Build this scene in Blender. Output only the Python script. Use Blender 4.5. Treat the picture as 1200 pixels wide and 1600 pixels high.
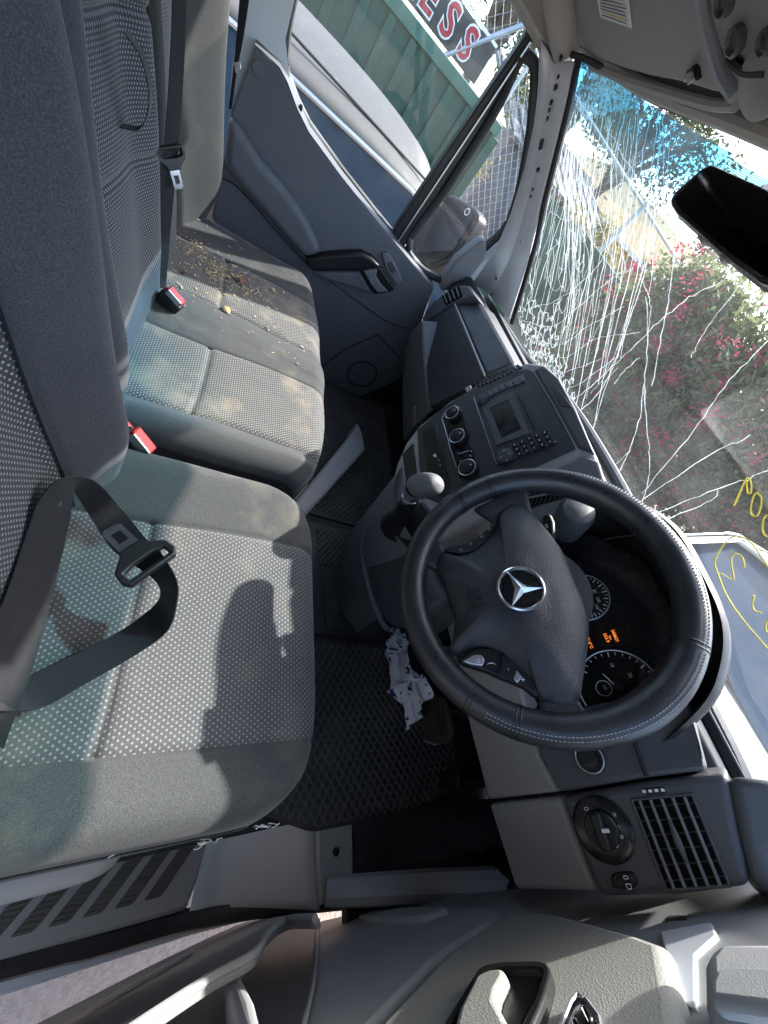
import bpy, bmesh, math, random
from mathutils import Vector, Matrix
random.seed(7)
for o in list(bpy.data.objects): bpy.data.objects.remove(o, do_unlink=True)
S = bpy.context.scene
COL = S.collection
V = Vector
rad = math.radians
# ------------------------------------------------------------------ camera
cd = bpy.data.cameras.new('camera'); cam = bpy.data.objects.new('camera', cd); COL.objects.link(cam)
cx_, cy_, cz_ = V((0.12677732, 0.79818226, 0.58892494)), V((-0.82793029, -0.24184555, 0.5060061)), V((0.54631397, -0.55173889, 0.63017874))
mm = Matrix((cx_, cy_, cz_)).transposed().to_4x4(); mm.translation = V((.611, 0, .911))
cam.matrix_world = mm
cd.sensor_fit = 'AUTO'; cd.sensor_width = 36; cd.lens = 13.5; cd.clip_start = .02; cd.clip_end = 3000
S.camera = cam
# ------------------------------------------------------------------ light
SUN_AZ, SUN_EL = rad(-21), rad(44)
w = bpy.data.worlds.new('World'); S.world = w; w.use_nodes = True
nt = w.node_tree; nt.nodes.clear()
sky = nt.nodes.new('ShaderNodeTexSky'); sky.sky_type = 'NISHITA'; sky.sun_disc = False
sky.sun_elevation = SUN_EL; sky.sun_rotation = SUN_AZ; sky.dust_density = 2.5; sky.air_density = 1.0
bg = nt.nodes.new('ShaderNodeBackground'); bg.inputs['Strength'].default_value = .15
wo = nt.nodes.new('ShaderNodeOutputWorld')
nt.links.new(sky.outputs[0], bg.inputs[0]); nt.links.new(bg.outputs[0], wo.inputs[0])
sd = bpy.data.lights.new('sun', 'SUN'); sd.energy = 2.5; sd.angle = rad(.8); sd.color = (1, .965, .925)
sun = bpy.data.objects.new('sun', sd); COL.objects.link(sun)
tosun = V((math.sin(SUN_AZ)*math.cos(SUN_EL), math.cos(SUN_AZ)*math.cos(SUN_EL), math.sin(SUN_EL)))
sun.rotation_euler = tosun.to_track_quat('Z', 'Y').to_euler(); sun.location = (-3, 5, 8)
S.view_settings.view_transform = 'Standard'; S.view_settings.look = 'None'
S.view_settings.exposure = 2.5; S.view_settings.gamma = 1
S.render.engine = 'CYCLES'
S.cycles.max_bounces = 7; S.cycles.diffuse_bounces = 4; S.cycles.glossy_bounces = 3; S.cycles.transparent_max_bounces = 14
# ------------------------------------------------------------------ materials
def new_mat(name):
    m = bpy.data.materials.new(name); m.use_nodes = True
    return m, m.node_tree, m.node_tree.nodes['Principled BSDF']
def N(nt, typ, **kw):
    n = nt.nodes.new(typ)
    for k, v in kw.items():
        if k in n.inputs.keys() if hasattr(n.inputs, 'keys') else False: n.inputs[k].default_value = v
        else: setattr(n, k, v)
    return n
def L(nt, a, b): nt.links.new(a, b)
def coord(nt): return nt.nodes.new('ShaderNodeTexCoord').outputs['Object']
def mix(nt, fac, a, b):
    n = nt.nodes.new('ShaderNodeMix'); n.data_type = 'RGBA'
    if hasattr(fac, 'is_linked') or not isinstance(fac, (int, float)): L(nt, fac, n.inputs[0])
    else: n.inputs[0].default_value = fac
    for v, s in ((a, n.inputs[6]), (b, n.inputs[7])):
        if isinstance(v, tuple): s.default_value = (*v, 1) if len(v) == 3 else v
        else: L(nt, v, s)
    return n.outputs[2]
def ramp(nt, src, p0, p1, c0=(0, 0, 0), c1=(1, 1, 1)):
    r = nt.nodes.new('ShaderNodeValToRGB'); e = r.color_ramp.elements
    e[0].position = p0; e[1].position = p1; e[0].color = (*c0, 1); e[1].color = (*c1, 1)
    L(nt, src, r.inputs[0]); return r.outputs[0]
def noise(nt, vec, scale, detail=3, rough=.5):
    n = nt.nodes.new('ShaderNodeTexNoise'); n.inputs['Scale'].default_value = scale
    n.inputs['Detail'].default_value = detail; n.inputs['Roughness'].default_value = rough
    if vec is not None: L(nt, vec, n.inputs['Vector'])
    return n.outputs['Fac']
def voro(nt, vec, scale, feat='F1'):
    n = nt.nodes.new('ShaderNodeTexVoronoi'); n.inputs['Scale'].default_value = scale; n.feature = feat
    L(nt, vec, n.inputs['Vector']); return n.outputs['Distance']
def bump(nt, h, strength, dist, bsdf):
    b = nt.nodes.new('ShaderNodeBump'); b.inputs['Strength'].default_value = strength; b.inputs['Distance'].default_value = dist
    L(nt, h, b.inputs['Height']); L(nt, b.outputs[0], bsdf.inputs['Normal'])
def plastic(name, col, rough=.55, grain=1100, gs=.25, dust=.12, metal=0., spec=.4, dustcol=(.32, .30, .27)):
    """moulded plastic with leather grain, a little dust and scuffing"""
    m, nt, b = new_mat(name); v = coord(nt)
    d = ramp(nt, noise(nt, v, 9, 6, .65), .48, .8)
    f = nt.nodes.new('ShaderNodeMath'); f.operation = 'MULTIPLY'; L(nt, d, f.inputs[0]); f.inputs[1].default_value = dust
    L(nt, mix(nt, f.outputs[0], col, dustcol), b.inputs['Base Color'])
    r = ramp(nt, noise(nt, v, 35, 4), .3, .75, (rough-.08,)*3, (min(1, rough+.12),)*3); L(nt, r, b.inputs['Roughness'])
    b.inputs['Metallic'].default_value = metal; b.inputs['Specular IOR Level'].default_value = spec
    if gs: bump(nt, voro(nt, v, grain), gs, .0006, b)
    return m
def flat(name, col, rough=.5, metal=0., spec=.5):
    m, nt, b = new_mat(name); b.inputs['Base Color'].default_value = (*col, 1); b.inputs['Roughness'].default_value = rough
    b.inputs['Metallic'].default_value = metal; b.inputs['Specular IOR Level'].default_value = spec
    return m
def emis(name, col, s):
    m, nt, b = new_mat(name); b.inputs['Base Color'].default_value = (*col, 1)
    b.inputs['Emission Color'].default_value = (*col, 1); b.inputs['Emission Strength'].default_value = s
    return m
def fabric(name, col, axis=None, dot=(.3, .3, .29), sp=(.0062, .0105), stain=.25, twill=900, staincol=(.33, .27, .19), dcol=None, size=.30):
    """car upholstery; axis 'xy' or 'xz' adds the woven light dots of the centre panels"""
    m, nt, b = new_mat(name); v = coord(nt)
    base = mix(nt, ramp(nt, noise(nt, v, twill, 2, .6), .35, .7), tuple(c*.7 for c in col), tuple(c*1.35 for c in col))
    if axis:
        sep = nt.nodes.new('ShaderNodeSeparateXYZ'); L(nt, v, sep.inputs[0])
        U = sep.outputs[0]; W = sep.outputs['Y' if axis == 'xy' else 'Z']
        def ma(op, a, bb=None):
            n = nt.nodes.new('ShaderNodeMath'); n.operation = op
            for i, q in enumerate((a, bb)):
                if q is None: continue
                if isinstance(q, (int, float)): n.inputs[i].default_value = q
                else: L(nt, q, n.inputs[i])
            return n.outputs[0]
        wv = ma('DIVIDE', W, sp[0]); row = ma('FLOOR', wv)
        uu = ma('ADD', ma('DIVIDE', U, sp[1]), ma('MULTIPLY', ma('MODULO', ma('ABSOLUTE', row), 2), .5))
        fu = ma('SUBTRACT', ma('FRACT', uu), .5); fv = ma('SUBTRACT', ma('FRACT', wv), .5)
        dd = ma('ADD', ma('POWER', ma('MULTIPLY', fu, 1.15), 2), ma('POWER', ma('MULTIPLY', fv, .8), 2))
        mask = ramp(nt, dd, size*size*.55, size*size*1.3, (1, 1, 1), (0, 0, 0))
        base = mix(nt, mask, base, dot)
        hgt = mask
    if stain:
        s = ramp(nt, noise(nt, v, 7, 5, .6), .52, .78)
        f = nt.nodes.new('ShaderNodeMath'); f.operation = 'MULTIPLY'; L(nt, s, f.inputs[0]); f.inputs[1].default_value = stain
        base = mix(nt, f.outputs[0], base, staincol)
    L(nt, base, b.inputs['Base Color']); b.inputs['Roughness'].default_value = .95; b.inputs['Specular IOR Level'].default_value = .15
    b.inputs['Sheen Weight'].default_value = .25; b.inputs['Sheen Roughness'].default_value = .4
    bump(nt, noise(nt, v, twill, 2, .7) if not axis else hgt, .4, .0008, b)
    return m
def glass(name, tint=(.9, .95, .93), dirt=.02, dscale=20, gloss=.06, dirtcol=(.8, .8, .78), top=None, base=None):
    """thin pane: tinted transparency + a mirror-like film + dust"""
    m, nt, b = new_mat(name); out = nt.nodes['Material Output']; nt.nodes.remove(b)
    tr = nt.nodes.new('ShaderNodeBsdfTransparent'); tr.inputs[0].default_value = (*tint, 1)
    gl = nt.nodes.new('ShaderNodeBsdfGlossy'); gl.inputs['Roughness'].default_value = .02
    lw = nt.nodes.new('ShaderNodeLayerWeight'); lw.inputs[0].default_value = .25
    f = nt.nodes.new('ShaderNodeMath'); f.operation = 'MULTIPLY_ADD'; L(nt, lw.outputs['Fresnel'], f.inputs[0]); f.inputs[1].default_value = .14; f.inputs[2].default_value = gloss*.3
    m1 = nt.nodes.new('ShaderNodeMixShader'); L(nt, f.outputs[0], m1.inputs[0]); L(nt, tr.outputs[0], m1.inputs[1]); L(nt, gl.outputs[0], m1.inputs[2])
    df = nt.nodes.new('ShaderNodeBsdfDiffuse'); df.inputs[0].default_value = (*dirtcol, 1)
    tl = nt.nodes.new('ShaderNodeBsdfTranslucent'); tl.inputs[0].default_value = (*dirtcol, 1)
    md = nt.nodes.new('ShaderNodeMixShader'); md.inputs[0].default_value = .6; L(nt, df.outputs[0], md.inputs[1]); L(nt, tl.outputs[0], md.inputs[2])
    v = coord(nt)
    n1 = ramp(nt, noise(nt, v, dscale, 6, .7), .35, .85)
    g = nt.nodes.new('ShaderNodeMath'); g.operation = 'MULTIPLY_ADD'; L(nt, n1, g.inputs[0]); g.inputs[1].default_value = dirt*2; g.inputs[2].default_value = dirt*.5
    m2 = nt.nodes.new('ShaderNodeMixShader'); L(nt, g.outputs[0], m2.inputs[0]); L(nt, m1.outputs[0], m2.inputs[1]); L(nt, md.outputs[0], m2.inputs[2])
    L(nt, m2.outputs[0], out.inputs[0])
    return m
MT = dict(
    dash=plastic('dash_black', (.036, .037, .040), .42, 700, .45, .06),
    dashmid=plastic('dash_charcoal', (.072, .075, .080), .43, 700, .4, .06),
    grey=plastic('panel_grey', (.35, .35, .35), .6, 900, .3, .08),
    grey2=plastic('panel_mid_grey', (.165, .168, .175), .6, 900, .3, .1),
    door=plastic('door_grey', (.125, .132, .145), .55, 900, .35, .1),
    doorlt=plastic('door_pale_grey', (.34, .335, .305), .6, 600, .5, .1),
    trim=plastic('step_grey', (.34, .33, .31), .65, 800, .25, .55, dustcol=(.30, .25, .19)),
    black=plastic('black_plastic', (.012, .012, .013), .45, 900, .15, .05),
    gloss=plastic('gloss_black', (.01, .01, .011), .22, 900, 0, .02),
    rubber=plastic('rubber', (.026, .026, .027), .6, 500, .3, .25, dustcol=(.14, .12, .1)),
    mat=plastic('mat_rubber', (.045, .044, .044), .5, 300, .25, .5, dustcol=(.18, .15, .115)),
    ridge=plastic('mat_ridge', (.10, .098, .095), .42, 300, .2, .5, dustcol=(.22, .19, .15)),
    leather=plastic('wheel_leather', (.02, .021, .024), .34, 900, .3, .03, spec=.6),
    airbag=plastic('airbag_skin', (.022, .023, .026), .42, 650, .9, .03, spec=.55),
    paint=flat('silver_paint', (.66, .69, .74), .3, .1),
    chrome=flat('chrome', (.75, .75, .77), .18, 1.),
    steel=flat('steel', (.5, .5, .5), .32, 1.),
    tread=plastic('tread_dark', (.12, .11, .095), .7, 500, .3, .5, dustcol=(.17, .13, .09)),
    silver=flat('satin_silver', (.55, .57, .6), .3, .7),
    white=flat('white_print', (.8, .8, .8), .6),
    red=flat('buckle_red', (.62, .03, .03), .4),
    head=plastic('headliner', (.40, .39, .36), .95, 1500, .3, .08, spec=.1),
    visor=plastic('visor_vinyl', (.33, .33, .31), .7, 1200, .3, .08),
    conso=plastic('overhead_plastic', (.30, .30, .29), .55, 1000, .25, .06),
    belt=fabric('belt_web', (.02, .021, .024), None, stain=.05, twill=1600),
    fdark=fabric('fabric_dark', (.03, .032, .036), None, stain=.05, twill=1000),
    fgrey=fabric('fabric_grey', (.068, .070, .071), None, stain=.35, twill=800),
    fgreyp=fabric('fabric_grey_side', (.045, .047, .048), None, stain=.08, twill=800),
    fgreyb=fabric('fabric_bolster', (.055, .059, .068), None, stain=.04, twill=700),
    fdot=fabric('fabric_dotted_cushion', (.085, .087, .090), 'xy', (.235, .235, .228), (.0047, .0072), stain=.35, size=.22),
    fdotb=fabric('fabric_dotted_bench', (.075, .076, .077), 'xy', (.27, .262, .24), (.0046, .0066), stain=.8, size=.24),
    fdotz=fabric('fabric_dotted_backrest', (.03, .032, .038), 'xz', (.23, .24, .25), (.0047, .0072), stain=.05, size=.23),
    lens=emis('display_orange', (1., .24, .04), .3),
)
# ------------------------------------------------------------------ geometry helpers
BASE = {}
def tag(o, label=None, cat=None, group=None, kind=None):
    if label: o['label'] = label
    if cat: o['category'] = cat
    if group: o['group'] = group
    if kind: o['kind'] = kind
    return o
def thing(name, label, cat, base, group=None):
    o = bpy.data.objects.new(name, None); COL.objects.link(o); o.location = base; o.empty_display_size = .05
    BASE[o] = V(base); return tag(o, label, cat, group)
def mesh(name, vs, fs, mat, parent=None, smooth=True, bevel=0, seg=2, angle=35, kind=None, recalc=True, base=None):
    b0 = BASE.get(parent, V((0, 0, 0))) if parent else V(base or (0, 0, 0))
    me = bpy.data.meshes.new(name)
    me.from_pydata([tuple(V(v) - b0) for v in vs], [], fs)
    if recalc:
        bm = bmesh.new(); bm.from_mesh(me); bmesh.ops.recalc_face_normals(bm, faces=bm.faces); bm.to_mesh(me); bm.free()
    me.materials.append(MT[mat] if isinstance(mat, str) else mat)
    o = bpy.data.objects.new(name, me); COL.objects.link(o)
    if parent: o.parent = parent
    else: o.location = b0
    BASE[o] = b0
    if smooth:
        me.shade_smooth(); me.set_sharp_from_angle(angle=rad(angle))
    if bevel:
        m = o.modifiers.new('bevel', 'BEVEL'); m.width = bevel; m.segments = seg; m.limit_method = 'ANGLE'; m.angle_limit = rad(40); m.use_clamp_overlap = True
        m.harden_normals = False
        me.shade_smooth()
        me.set_sharp_from_angle(angle=rad(75))
    if kind: o['kind'] = kind
    return o
EYE = V((.35, -.2, .85))
def pnorm(p):
    n = V((0, 0, 0))
    for i in range(len(p)):
        a, b = V(p[i]), V(p[(i+1) % len(p)])
        n += V(((a.y-b.y)*(a.z+b.z), (a.z-b.z)*(a.x+b.x), (a.x-b.x)*(a.y+b.y)))
    n.normalize(); c = sum((V(q) for q in p), V())/len(p)
    if n.dot(EYE-c) < 0: n = -n
    return n
def rp(p, r, n=4):
    """round the corners of a 3D polygon"""
    out = []; k = len(p)
    for i in range(k):
        a, b, c = V(p[i-1]), V(p[i]), V(p[(i+1) % k])
        rr = r[i] if isinstance(r, (list, tuple)) else r
        d1 = min(rr, (a-b).length*.48); d2 = min(rr, (c-b).length*.48)
        p0 = b+(a-b).normalized()*d1; p2 = b+(c-b).normalized()*d2
        for j in range(n+1):
            t = j/n; out.append(p0*(1-t)**2 + b*2*t*(1-t) + p2*t*t)
    return out
def slab(name, p, th, mat, parent=None, bevel=.003, lift=0., seg=2, r=0, nn=None, **kw):
    """a panel: polygon p is its visible face, th its thickness away from the cabin"""
    if r: p = rp(p, r)
    n = V(nn) if nn else pnorm(p); k = len(p)
    vs = [V(q)+n*lift for q in p] + [V(q)+n*(lift-th) for q in p]
    fs = [list(range(k)), list(range(k, 2*k))[::-1]] + [[i, (i+1) % k, k+(i+1) % k, k+i] for i in range(k)]
    return mesh(name, vs, fs, mat, parent, bevel=bevel, seg=seg, **kw)
def frame(name, po, pi, th, mat, parent=None, bevel=.003, lift=0., **kw):
    """a flat ring between polygon po and polygon pi (same count)"""
    n = pnorm(po); k = len(po)
    vs = [V(q)+n*lift for q in po]+[V(q)+n*lift for q in pi]+[V(q)+n*(lift-th) for q in po]+[V(q)+n*(lift-th) for q in pi]
    fs = []
    for i in range(k):
        j = (i+1) % k
        fs += [[i, j, k+j, k+i], [2*k+j, 2*k+i, 3*k+i, 3*k+j], [j, i, 2*k+i, 2*k+j], [k+i, k+j, 3*k+j, 3*k+i]]
    return mesh(name, vs, fs, mat, parent, bevel=bevel, **kw)
def box(name, c, s, mat, parent=None, bevel=.003, rot=None, **kw):
    R = rot or Matrix.Identity(3)
    vs = [V(c)+R @ V((x*s[0]/2, y*s[1]/2, z*s[2]/2)) for x in (-1, 1) for y in (-1, 1) for z in (-1, 1)]
    fs = [[0, 1, 3, 2], [4, 6, 7, 5], [0, 4, 5, 1], [2, 3, 7, 6], [0, 2, 6, 4], [1, 5, 7, 3]]
    return mesh(name, vs, fs, mat, parent, bevel=bevel, **kw)
def bez(p, n=8, closed=False):
    """Catmull-Rom through the points"""
    p = [V(q) for q in p]; out = []; k = len(p)
    for i in range(k if closed else k-1):
        a = p[i-1] if (closed or i > 0) else p[0]*2-p[1]
        b, c = p[i], p[(i+1) % k]
        d = p[(i+2) % k] if (closed or i+2 < k) else p[-1]*2-p[-2]
        for j in range(n):
            t = j/n
            out.append(.5*((2*b)+(c-a)*t+(2*a-5*b+4*c-d)*t*t+(3*b-a-3*c+d)*t**3))
    if not closed: out.append(p[-1])
    return out
def tubegeo(path, r, seg=8, closed=False, vs=None, fs=None, flat_=1., up=None):
    vs = [] if vs is None else vs; fs = [] if fs is None else fs
    path = [V(q) for q in path]; k = len(path); b0 = len(vs); up0 = V(up) if up else None
    for i in range(k):
        a = path[i-1] if (closed or i > 0) else path[i]; c = path[(i+1) % k] if (closed or i < k-1) else path[i]
        t = (c-a)
        if t.length < 1e-9: t = V((0, 0, 1))
        t.normalize()
        u = up0 or (V((0, 0, 1)) if abs(t.z) < .92 else V((1, 0, 0)))
        s = t.cross(u)
        if s.length < 1e-6: s = t.cross(V((0, 1, 0)))
        s.normalize(); q = s.cross(t).normalized()
        rr = r[i] if isinstance(r, (list, tuple)) else r
        for j in range(seg):
            an = 2*math.pi*j/seg; vs.append(path[i]+s*math.cos(an)*rr+q*math.sin(an)*rr*flat_)
    for i in range(k if closed else k-1):
        for j in range(seg):
            a = b0+i*seg; b = b0+((i+1) % k)*seg
            fs.append([a+j, a+(j+1) % seg, b+(j+1) % seg, b+j])
    if not closed:
        fs.append(list(range(b0, b0+seg))[::-1]); fs.append([b0+(k-1)*seg+j for j in range(seg)])
    return vs, fs
def tube(name, path, r, mat, parent=None, seg=8, closed=False, flat_=1., up=None, **kw):
    vs, fs = tubegeo(path, r, seg, closed, flat_=flat_, up=up); return mesh(name, vs, fs, mat, parent, **kw)
def lathegeo(c, ax, prof, seg=24, xd=None):
    ax = V(ax).normalized(); x = V(xd) if xd else (V((1, 0, 0)) if abs(ax.x) < .9 else V((0, 1, 0)))
    x = (x-ax*x.dot(ax)).normalized(); y = ax.cross(x); vs = []; fs = []
    for r, h in prof:
        for j in range(seg):
            a = 2*math.pi*j/seg; vs.append(V(c)+ax*h+x*math.cos(a)*r+y*math.sin(a)*r)
    for i in range(len(prof)-1):
        for j in range(seg): fs.append([i*seg+j, i*seg+(j+1) % seg, (i+1)*seg+(j+1) % seg, (i+1)*seg+j])
    fs.append(list(range(seg))[::-1]); fs.append([(len(prof)-1)*seg+j for j in range(seg)])
    return vs, fs
def lathe(name, c, ax, prof, mat, parent=None, seg=24, **kw):
    vs, fs = lathegeo(c, ax, prof, seg); return mesh(name, vs, fs, mat, parent, **kw)
def ringgeo(c, ax, R, r, seg=40, ms=8):
    ax = V(ax).normalized(); x = V((1, 0, 0)) if abs(ax.x) < .9 else V((0, 1, 0)); x = (x-ax*x.dot(ax)).normalized(); y = ax.cross(x)
    return tubegeo([V(c)+x*math.cos(2*math.pi*i/seg)*R+y*math.sin(2*math.pi*i/seg)*R for i in range(seg)], r, ms, True, up=ax)
def ring(name, c, ax, R, r, mat, parent=None, seg=40, **kw):
    vs, fs = ringgeo(c, ax, R, r, seg); return mesh(name, vs, fs, mat, parent, **kw)
def grid(name, f, nu, nv, mat, parent=None, sel=None, closed_u=False, **kw):
    vs = [f(i/nu, j/nv) for i in range(nu+1) for j in range(nv+1)]
    fs = [[i*(nv+1)+j, (i+1)*(nv+1)+j, (i+1)*(nv+1)+j+1, i*(nv+1)+j+1] for i in range(nu) for j in range(nv) if sel is None or sel((i+.5)/nu, (j+.5)/nv)]
    used = sorted({q for ff in fs for q in ff}); mp = {q: i for i, q in enumerate(used)}
    return mesh(name, [vs[q] for q in used], [[mp[q] for q in ff] for ff in fs], mat, parent, **kw)
def ribbon(name, ea, eb, mat, parent=None, n=6, th=.0012, **kw):
    """webbing between two edge lines"""
    A, B = bez(ea, n), bez(eb, n); vs = []; fs = []; k = len(A)
    for i in range(k):
        t = (A[min(i+1, k-1)]-A[max(i-1, 0)]); nn = t.cross(B[i]-A[i])
        nn = nn.normalized()*th/2 if nn.length > 1e-9 else V((0, 0, th/2))
        vs += [A[i]+nn, A[i].lerp(B[i], .5)+nn*1.6, B[i]+nn, B[i]-nn, A[i].lerp(B[i], .5)-nn*1.6, A[i]-nn]
    for i in range(k-1):
        for j in range(6): fs.append([i*6+j, i*6+(j+1) % 6, (i+1)*6+(j+1) % 6, (i+1)*6+j])
    fs += [list(range(6))[::-1], [(k-1)*6+j for j in range(6)]]
    return mesh(name, vs, fs, mat, parent, angle=60, **kw)
def text(name, s, org, xd, yd, size, mat, parent=None, ext=.0002, align='CENTER', bold=0.):
    cu = bpy.data.curves.new(name, 'FONT'); cu.body = s; cu.size = 1; cu.align_x = align; cu.align_y = 'CENTER'; cu.extrude = 0; cu.resolution_u = 3; cu.offset = bold
    to = bpy.data.objects.new(name, cu); me = bpy.data.meshes.new_from_object(to)
    xd = V(xd).normalized(); yd = V(yd); yd = (yd-xd*yd.dot(xd)).normalized(); zd = xd.cross(yd)
    vs = [V(org)+xd*v.co.x*size+yd*v.co.y*size+zd*ext for v in me.vertices]; fs = [list(p.vertices) for p in me.polygons]
    bpy.data.objects.remove(to); bpy.data.curves.remove(cu)
    return mesh(name, vs, fs, mat, parent, smooth=False, recalc=False)
def struct(o): o['kind'] = 'structure'; return o
def copy_tree(o, off, parent=None):
    c = o.copy(); COL.objects.link(c); c.parent = parent
    if parent is None: c.location = o.location+V(off)
    BASE[c] = BASE.get(o, V())
    for ch in list(o.children): copy_tree(ch, (0, 0, 0), c)
    return c
# ================================================================== the setting: ground and the van's own shell
GZ = -.78
def ground_mat():
    m, nt, b = new_mat('gravel_ground'); v = coord(nt)
    c = mix(nt, ramp(nt, noise(nt, v, 60, 6, .75), .3, .7), (.26, .17, .13), (.50, .37, .30))
    c = mix(nt, ramp(nt, noise(nt, v, .35, 4), .4, .7), c, (.30, .26, .22))
    L(nt, c, b.inputs['Base Color']); b.inputs['Roughness'].default_value = .95
    bump(nt, noise(nt, v, 90, 4, .8), .9, .02, b); return m
g = 900
struct(mesh('ground', [(-g, -g, GZ), (g, -g, GZ), (g, g, GZ), (-g, g, GZ)], [[0, 1, 2, 3]], ground_mat(), smooth=False))
# cab floor, firewall, linings and an added rear light block
struct(slab('cab_floor', [(-.86, -.6, 0), (.685, -.6, 0), (.685, 1.12, 0), (-.86, 1.12, 0)], .03, 'rubber', bevel=.004))
struct(slab('firewall', [(-.88, 1.02, .0), (.9, 1.02, .0), (.9, 1.12, .58), (-.88, 1.12, .58)], .02, 'black', bevel=0))
struct(slab('rear_light_block', [(-.9, -.55, -.1), (.9, -.55, -.1), (.9, -.55, 1.35), (-.9, -.55, 1.35)], .03, 'door', bevel=0))  # unseen wall behind the seats, added to keep out light from the rear
struct(slab('roof_lining', [(-.84, .50, 1.225), (.84, .50, 1.225), (.86, -.6, 1.33), (-.86, -.6, 1.33)], .03, 'head', bevel=.004))
struct(slab('kick_panel', [(-.845, .62, 0.002), (-.845, 1.03, 0.002), (-.845, 1.10, .5), (-.845, .70, .42)], .02, 'black', bevel=.004))
# passenger side pillars, rails (painted metal)
ap = mesh('windscreen_pillar',
    [*[(-0.8,0.546,1.134),(-0.8,0.596,1.093),(-0.8,0.657,1.035),(-0.8,0.714,0.96),(-0.8,0.769,0.865),(-0.8,0.815,0.753),(-0.8,0.825,0.648)], *[(-0.775,0.591,1.127),(-0.775,0.637,1.086),(-0.775,0.688,1.033),(-0.775,0.743,0.97),(-0.775,0.812,0.873),(-0.775,0.866,0.775),(-0.775,0.903,0.658)],
     *[(-0.696,0.603,1.146),(-0.694,0.632,1.111),(-0.693,0.667,1.068),(-0.693,0.71,1.015),(-0.694,0.777,0.931),(-0.692,0.863,0.827),(-0.718,0.998,0.648)]],
    [[i, i+1, 7+i+1, 7+i] for i in range(6)]+[[7+i, 8+i, 15+i, 14+i] for i in range(6)], 'paint', angle=25)
struct(ap); ap['label'] = 'silver windscreen pillar with punched holes on the passenger side'
md = ap.modifiers.new('thick', 'SOLIDIFY'); md.thickness = .012; md.offset = -1
for (a, b, c_, d) in [((893, 122), (896, 122), (896, 128), (893, 128))]: pass
k = 0
for p, r_ in [((-0.74,0.584,1.13), .004), ((-0.742,0.608,1.109), .0035), ((-0.742,0.618,1.095), .004), ((-0.744,0.633,1.074), .004), ((-0.745,0.641,1.063), .003), ((-0.745,0.651,1.051), .003), ((-0.75,0.724,0.973), .0045), ((-0.75,0.75,0.937), .003), ((-0.75,0.76,0.923), .003), ((-0.755,0.838,0.829), .003), ((-0.755,0.86,0.708), .0045), ((-0.75,0.886,0.663), .0045)]:
    q = V(p); d_ = (EYE-q).normalized(); d_ = V((.75, -.45, .1)).normalized()
    o = lathe('pillar_hole', q+d_*.012, d_, [(r_, -.02), (r_, .0), (r_*.6, .001)], 'black', ap, seg=10)
for p4 in ([(-0.748,0.678,1.014),(-0.748,0.682,1.021),(-0.748,0.695,1.006),(-0.748,0.691,0.999)], [(-0.743,0.616,1.096),(-0.743,0.62,1.102),(-0.743,0.627,1.096),(-0.743,0.622,1.09)], [(-0.757,0.843,0.818),(-0.757,0.85,0.826),(-0.757,0.859,0.814),(-0.757,0.853,0.806)]):
    n_ = V((.75, -.45, .1)).normalized(); slab('pillar_slot', [V(q)+n_*.012 for q in p4], .01, 'black', ap, bevel=0)
struct(tube('windscreen_seal', bez([(-0.698,0.595,1.154),(-0.69,0.625,1.12),(-0.687,0.66,1.079),(-0.687,0.703,1.026),(-0.687,0.769,0.944),(-0.682,0.855,0.84),(-0.702,1.007,0.644)], 6), .009, 'black', seg=8))
struct(tube('headliner_edge', bez([(-0.714,0.589,1.146),(-0.641,0.606,1.155),(-0.56,0.627,1.159),(-0.449,0.653,1.161),(-0.334,0.67,1.169),(-0.234,0.677,1.177),(-0.129,0.683,1.181),(-0.008,0.687,1.181),(0.13,0.684,1.18)], 6), .006, 'rubber', seg=8))
struct(mesh('door_post', [*[(-0.83,-0.06,0.802),(-0.83,-0.04,0.649),(-0.83,0.01,0.433),(-0.83,0.082,0.464)], *[(-0.83,0,0.702),(-0.83,0.077,0.719),(-0.83,0.044,0.769),(-0.83,0.033,0.87)]], [[0, 1, 4], [1, 2, 3, 5, 4], [0, 4, 5, 6, 7]], 'paint', smooth=False, recalc=True))
struct(slab('roof_side_rail', [(-.80, .66, 1.12), (-.80, -.6, 1.17), (-.86, -.6, 1.33), (-.84, .5, 1.225), (-.74, .60, 1.17)], .03, 'head', bevel=.01))
struct(slab('roof_side_rail', [(.80, .66, 1.12), (.80, -.6, 1.17), (.86, -.6, 1.33), (.84, .5, 1.225), (.74, .60, 1.17)], .03, 'head', bevel=.01))
# driver side pillar that carries the windscreen (out of the picture's edge)
struct(tube('driver_pillar', [(.78, 1.0, .60), (.75, .83, .85), (.73, .62, 1.16)], .035, 'grey', seg=10))
# cowl and bonnet of the van outside the glass
struct(grid('van_bonnet', lambda u, v: V((-.9+1.8*u, 1.10+.62*v-.06*(2*u-1)**2, .50-.18*v-.20*v*v-.05*(2*u-1)**4)), 16, 10, 'paint'))
# entrance step on the driver side
stp = struct(slab('entrance_step', [(.675, -.6, -.2), (.675, .345, -.2), (.80, .30, -.2), (.785, -.6, -.2)], .05, 'trim', bevel=.008))
stp['label'] = 'scuffed grey entrance step with dark ribbed treads'
y = -.44
while y < .26:
    pad = slab('tread_pad', [(.688, y+.050, -.1985), (.688, y+.080, -.1985), (.768, y+.016, -.1985), (.768, y-.014, -.1985)], .004, 'tread', stp, bevel=.0008, r=.005)
    for kx in range(11):
        x_ = .692+kx*.0072; yy = y+.048-(x_-.688)*.80
        box('tread_rib', (x_, yy+.014, -.1965), (.0022, .026, .0016), 'tread', pad, bevel=0)
    y += .048
rs = struct(grid('step_riser', lambda u, v: V((.668+(.135+.02*v)*u, .335+.155*v**.8-.03*u*(1-v), -.2+.195*v**1.3-.01*math.sin(math.pi*u))), 10, 10, 'grey'))
rs.modifiers.new('t', 'SOLIDIFY').thickness = .01
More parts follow.
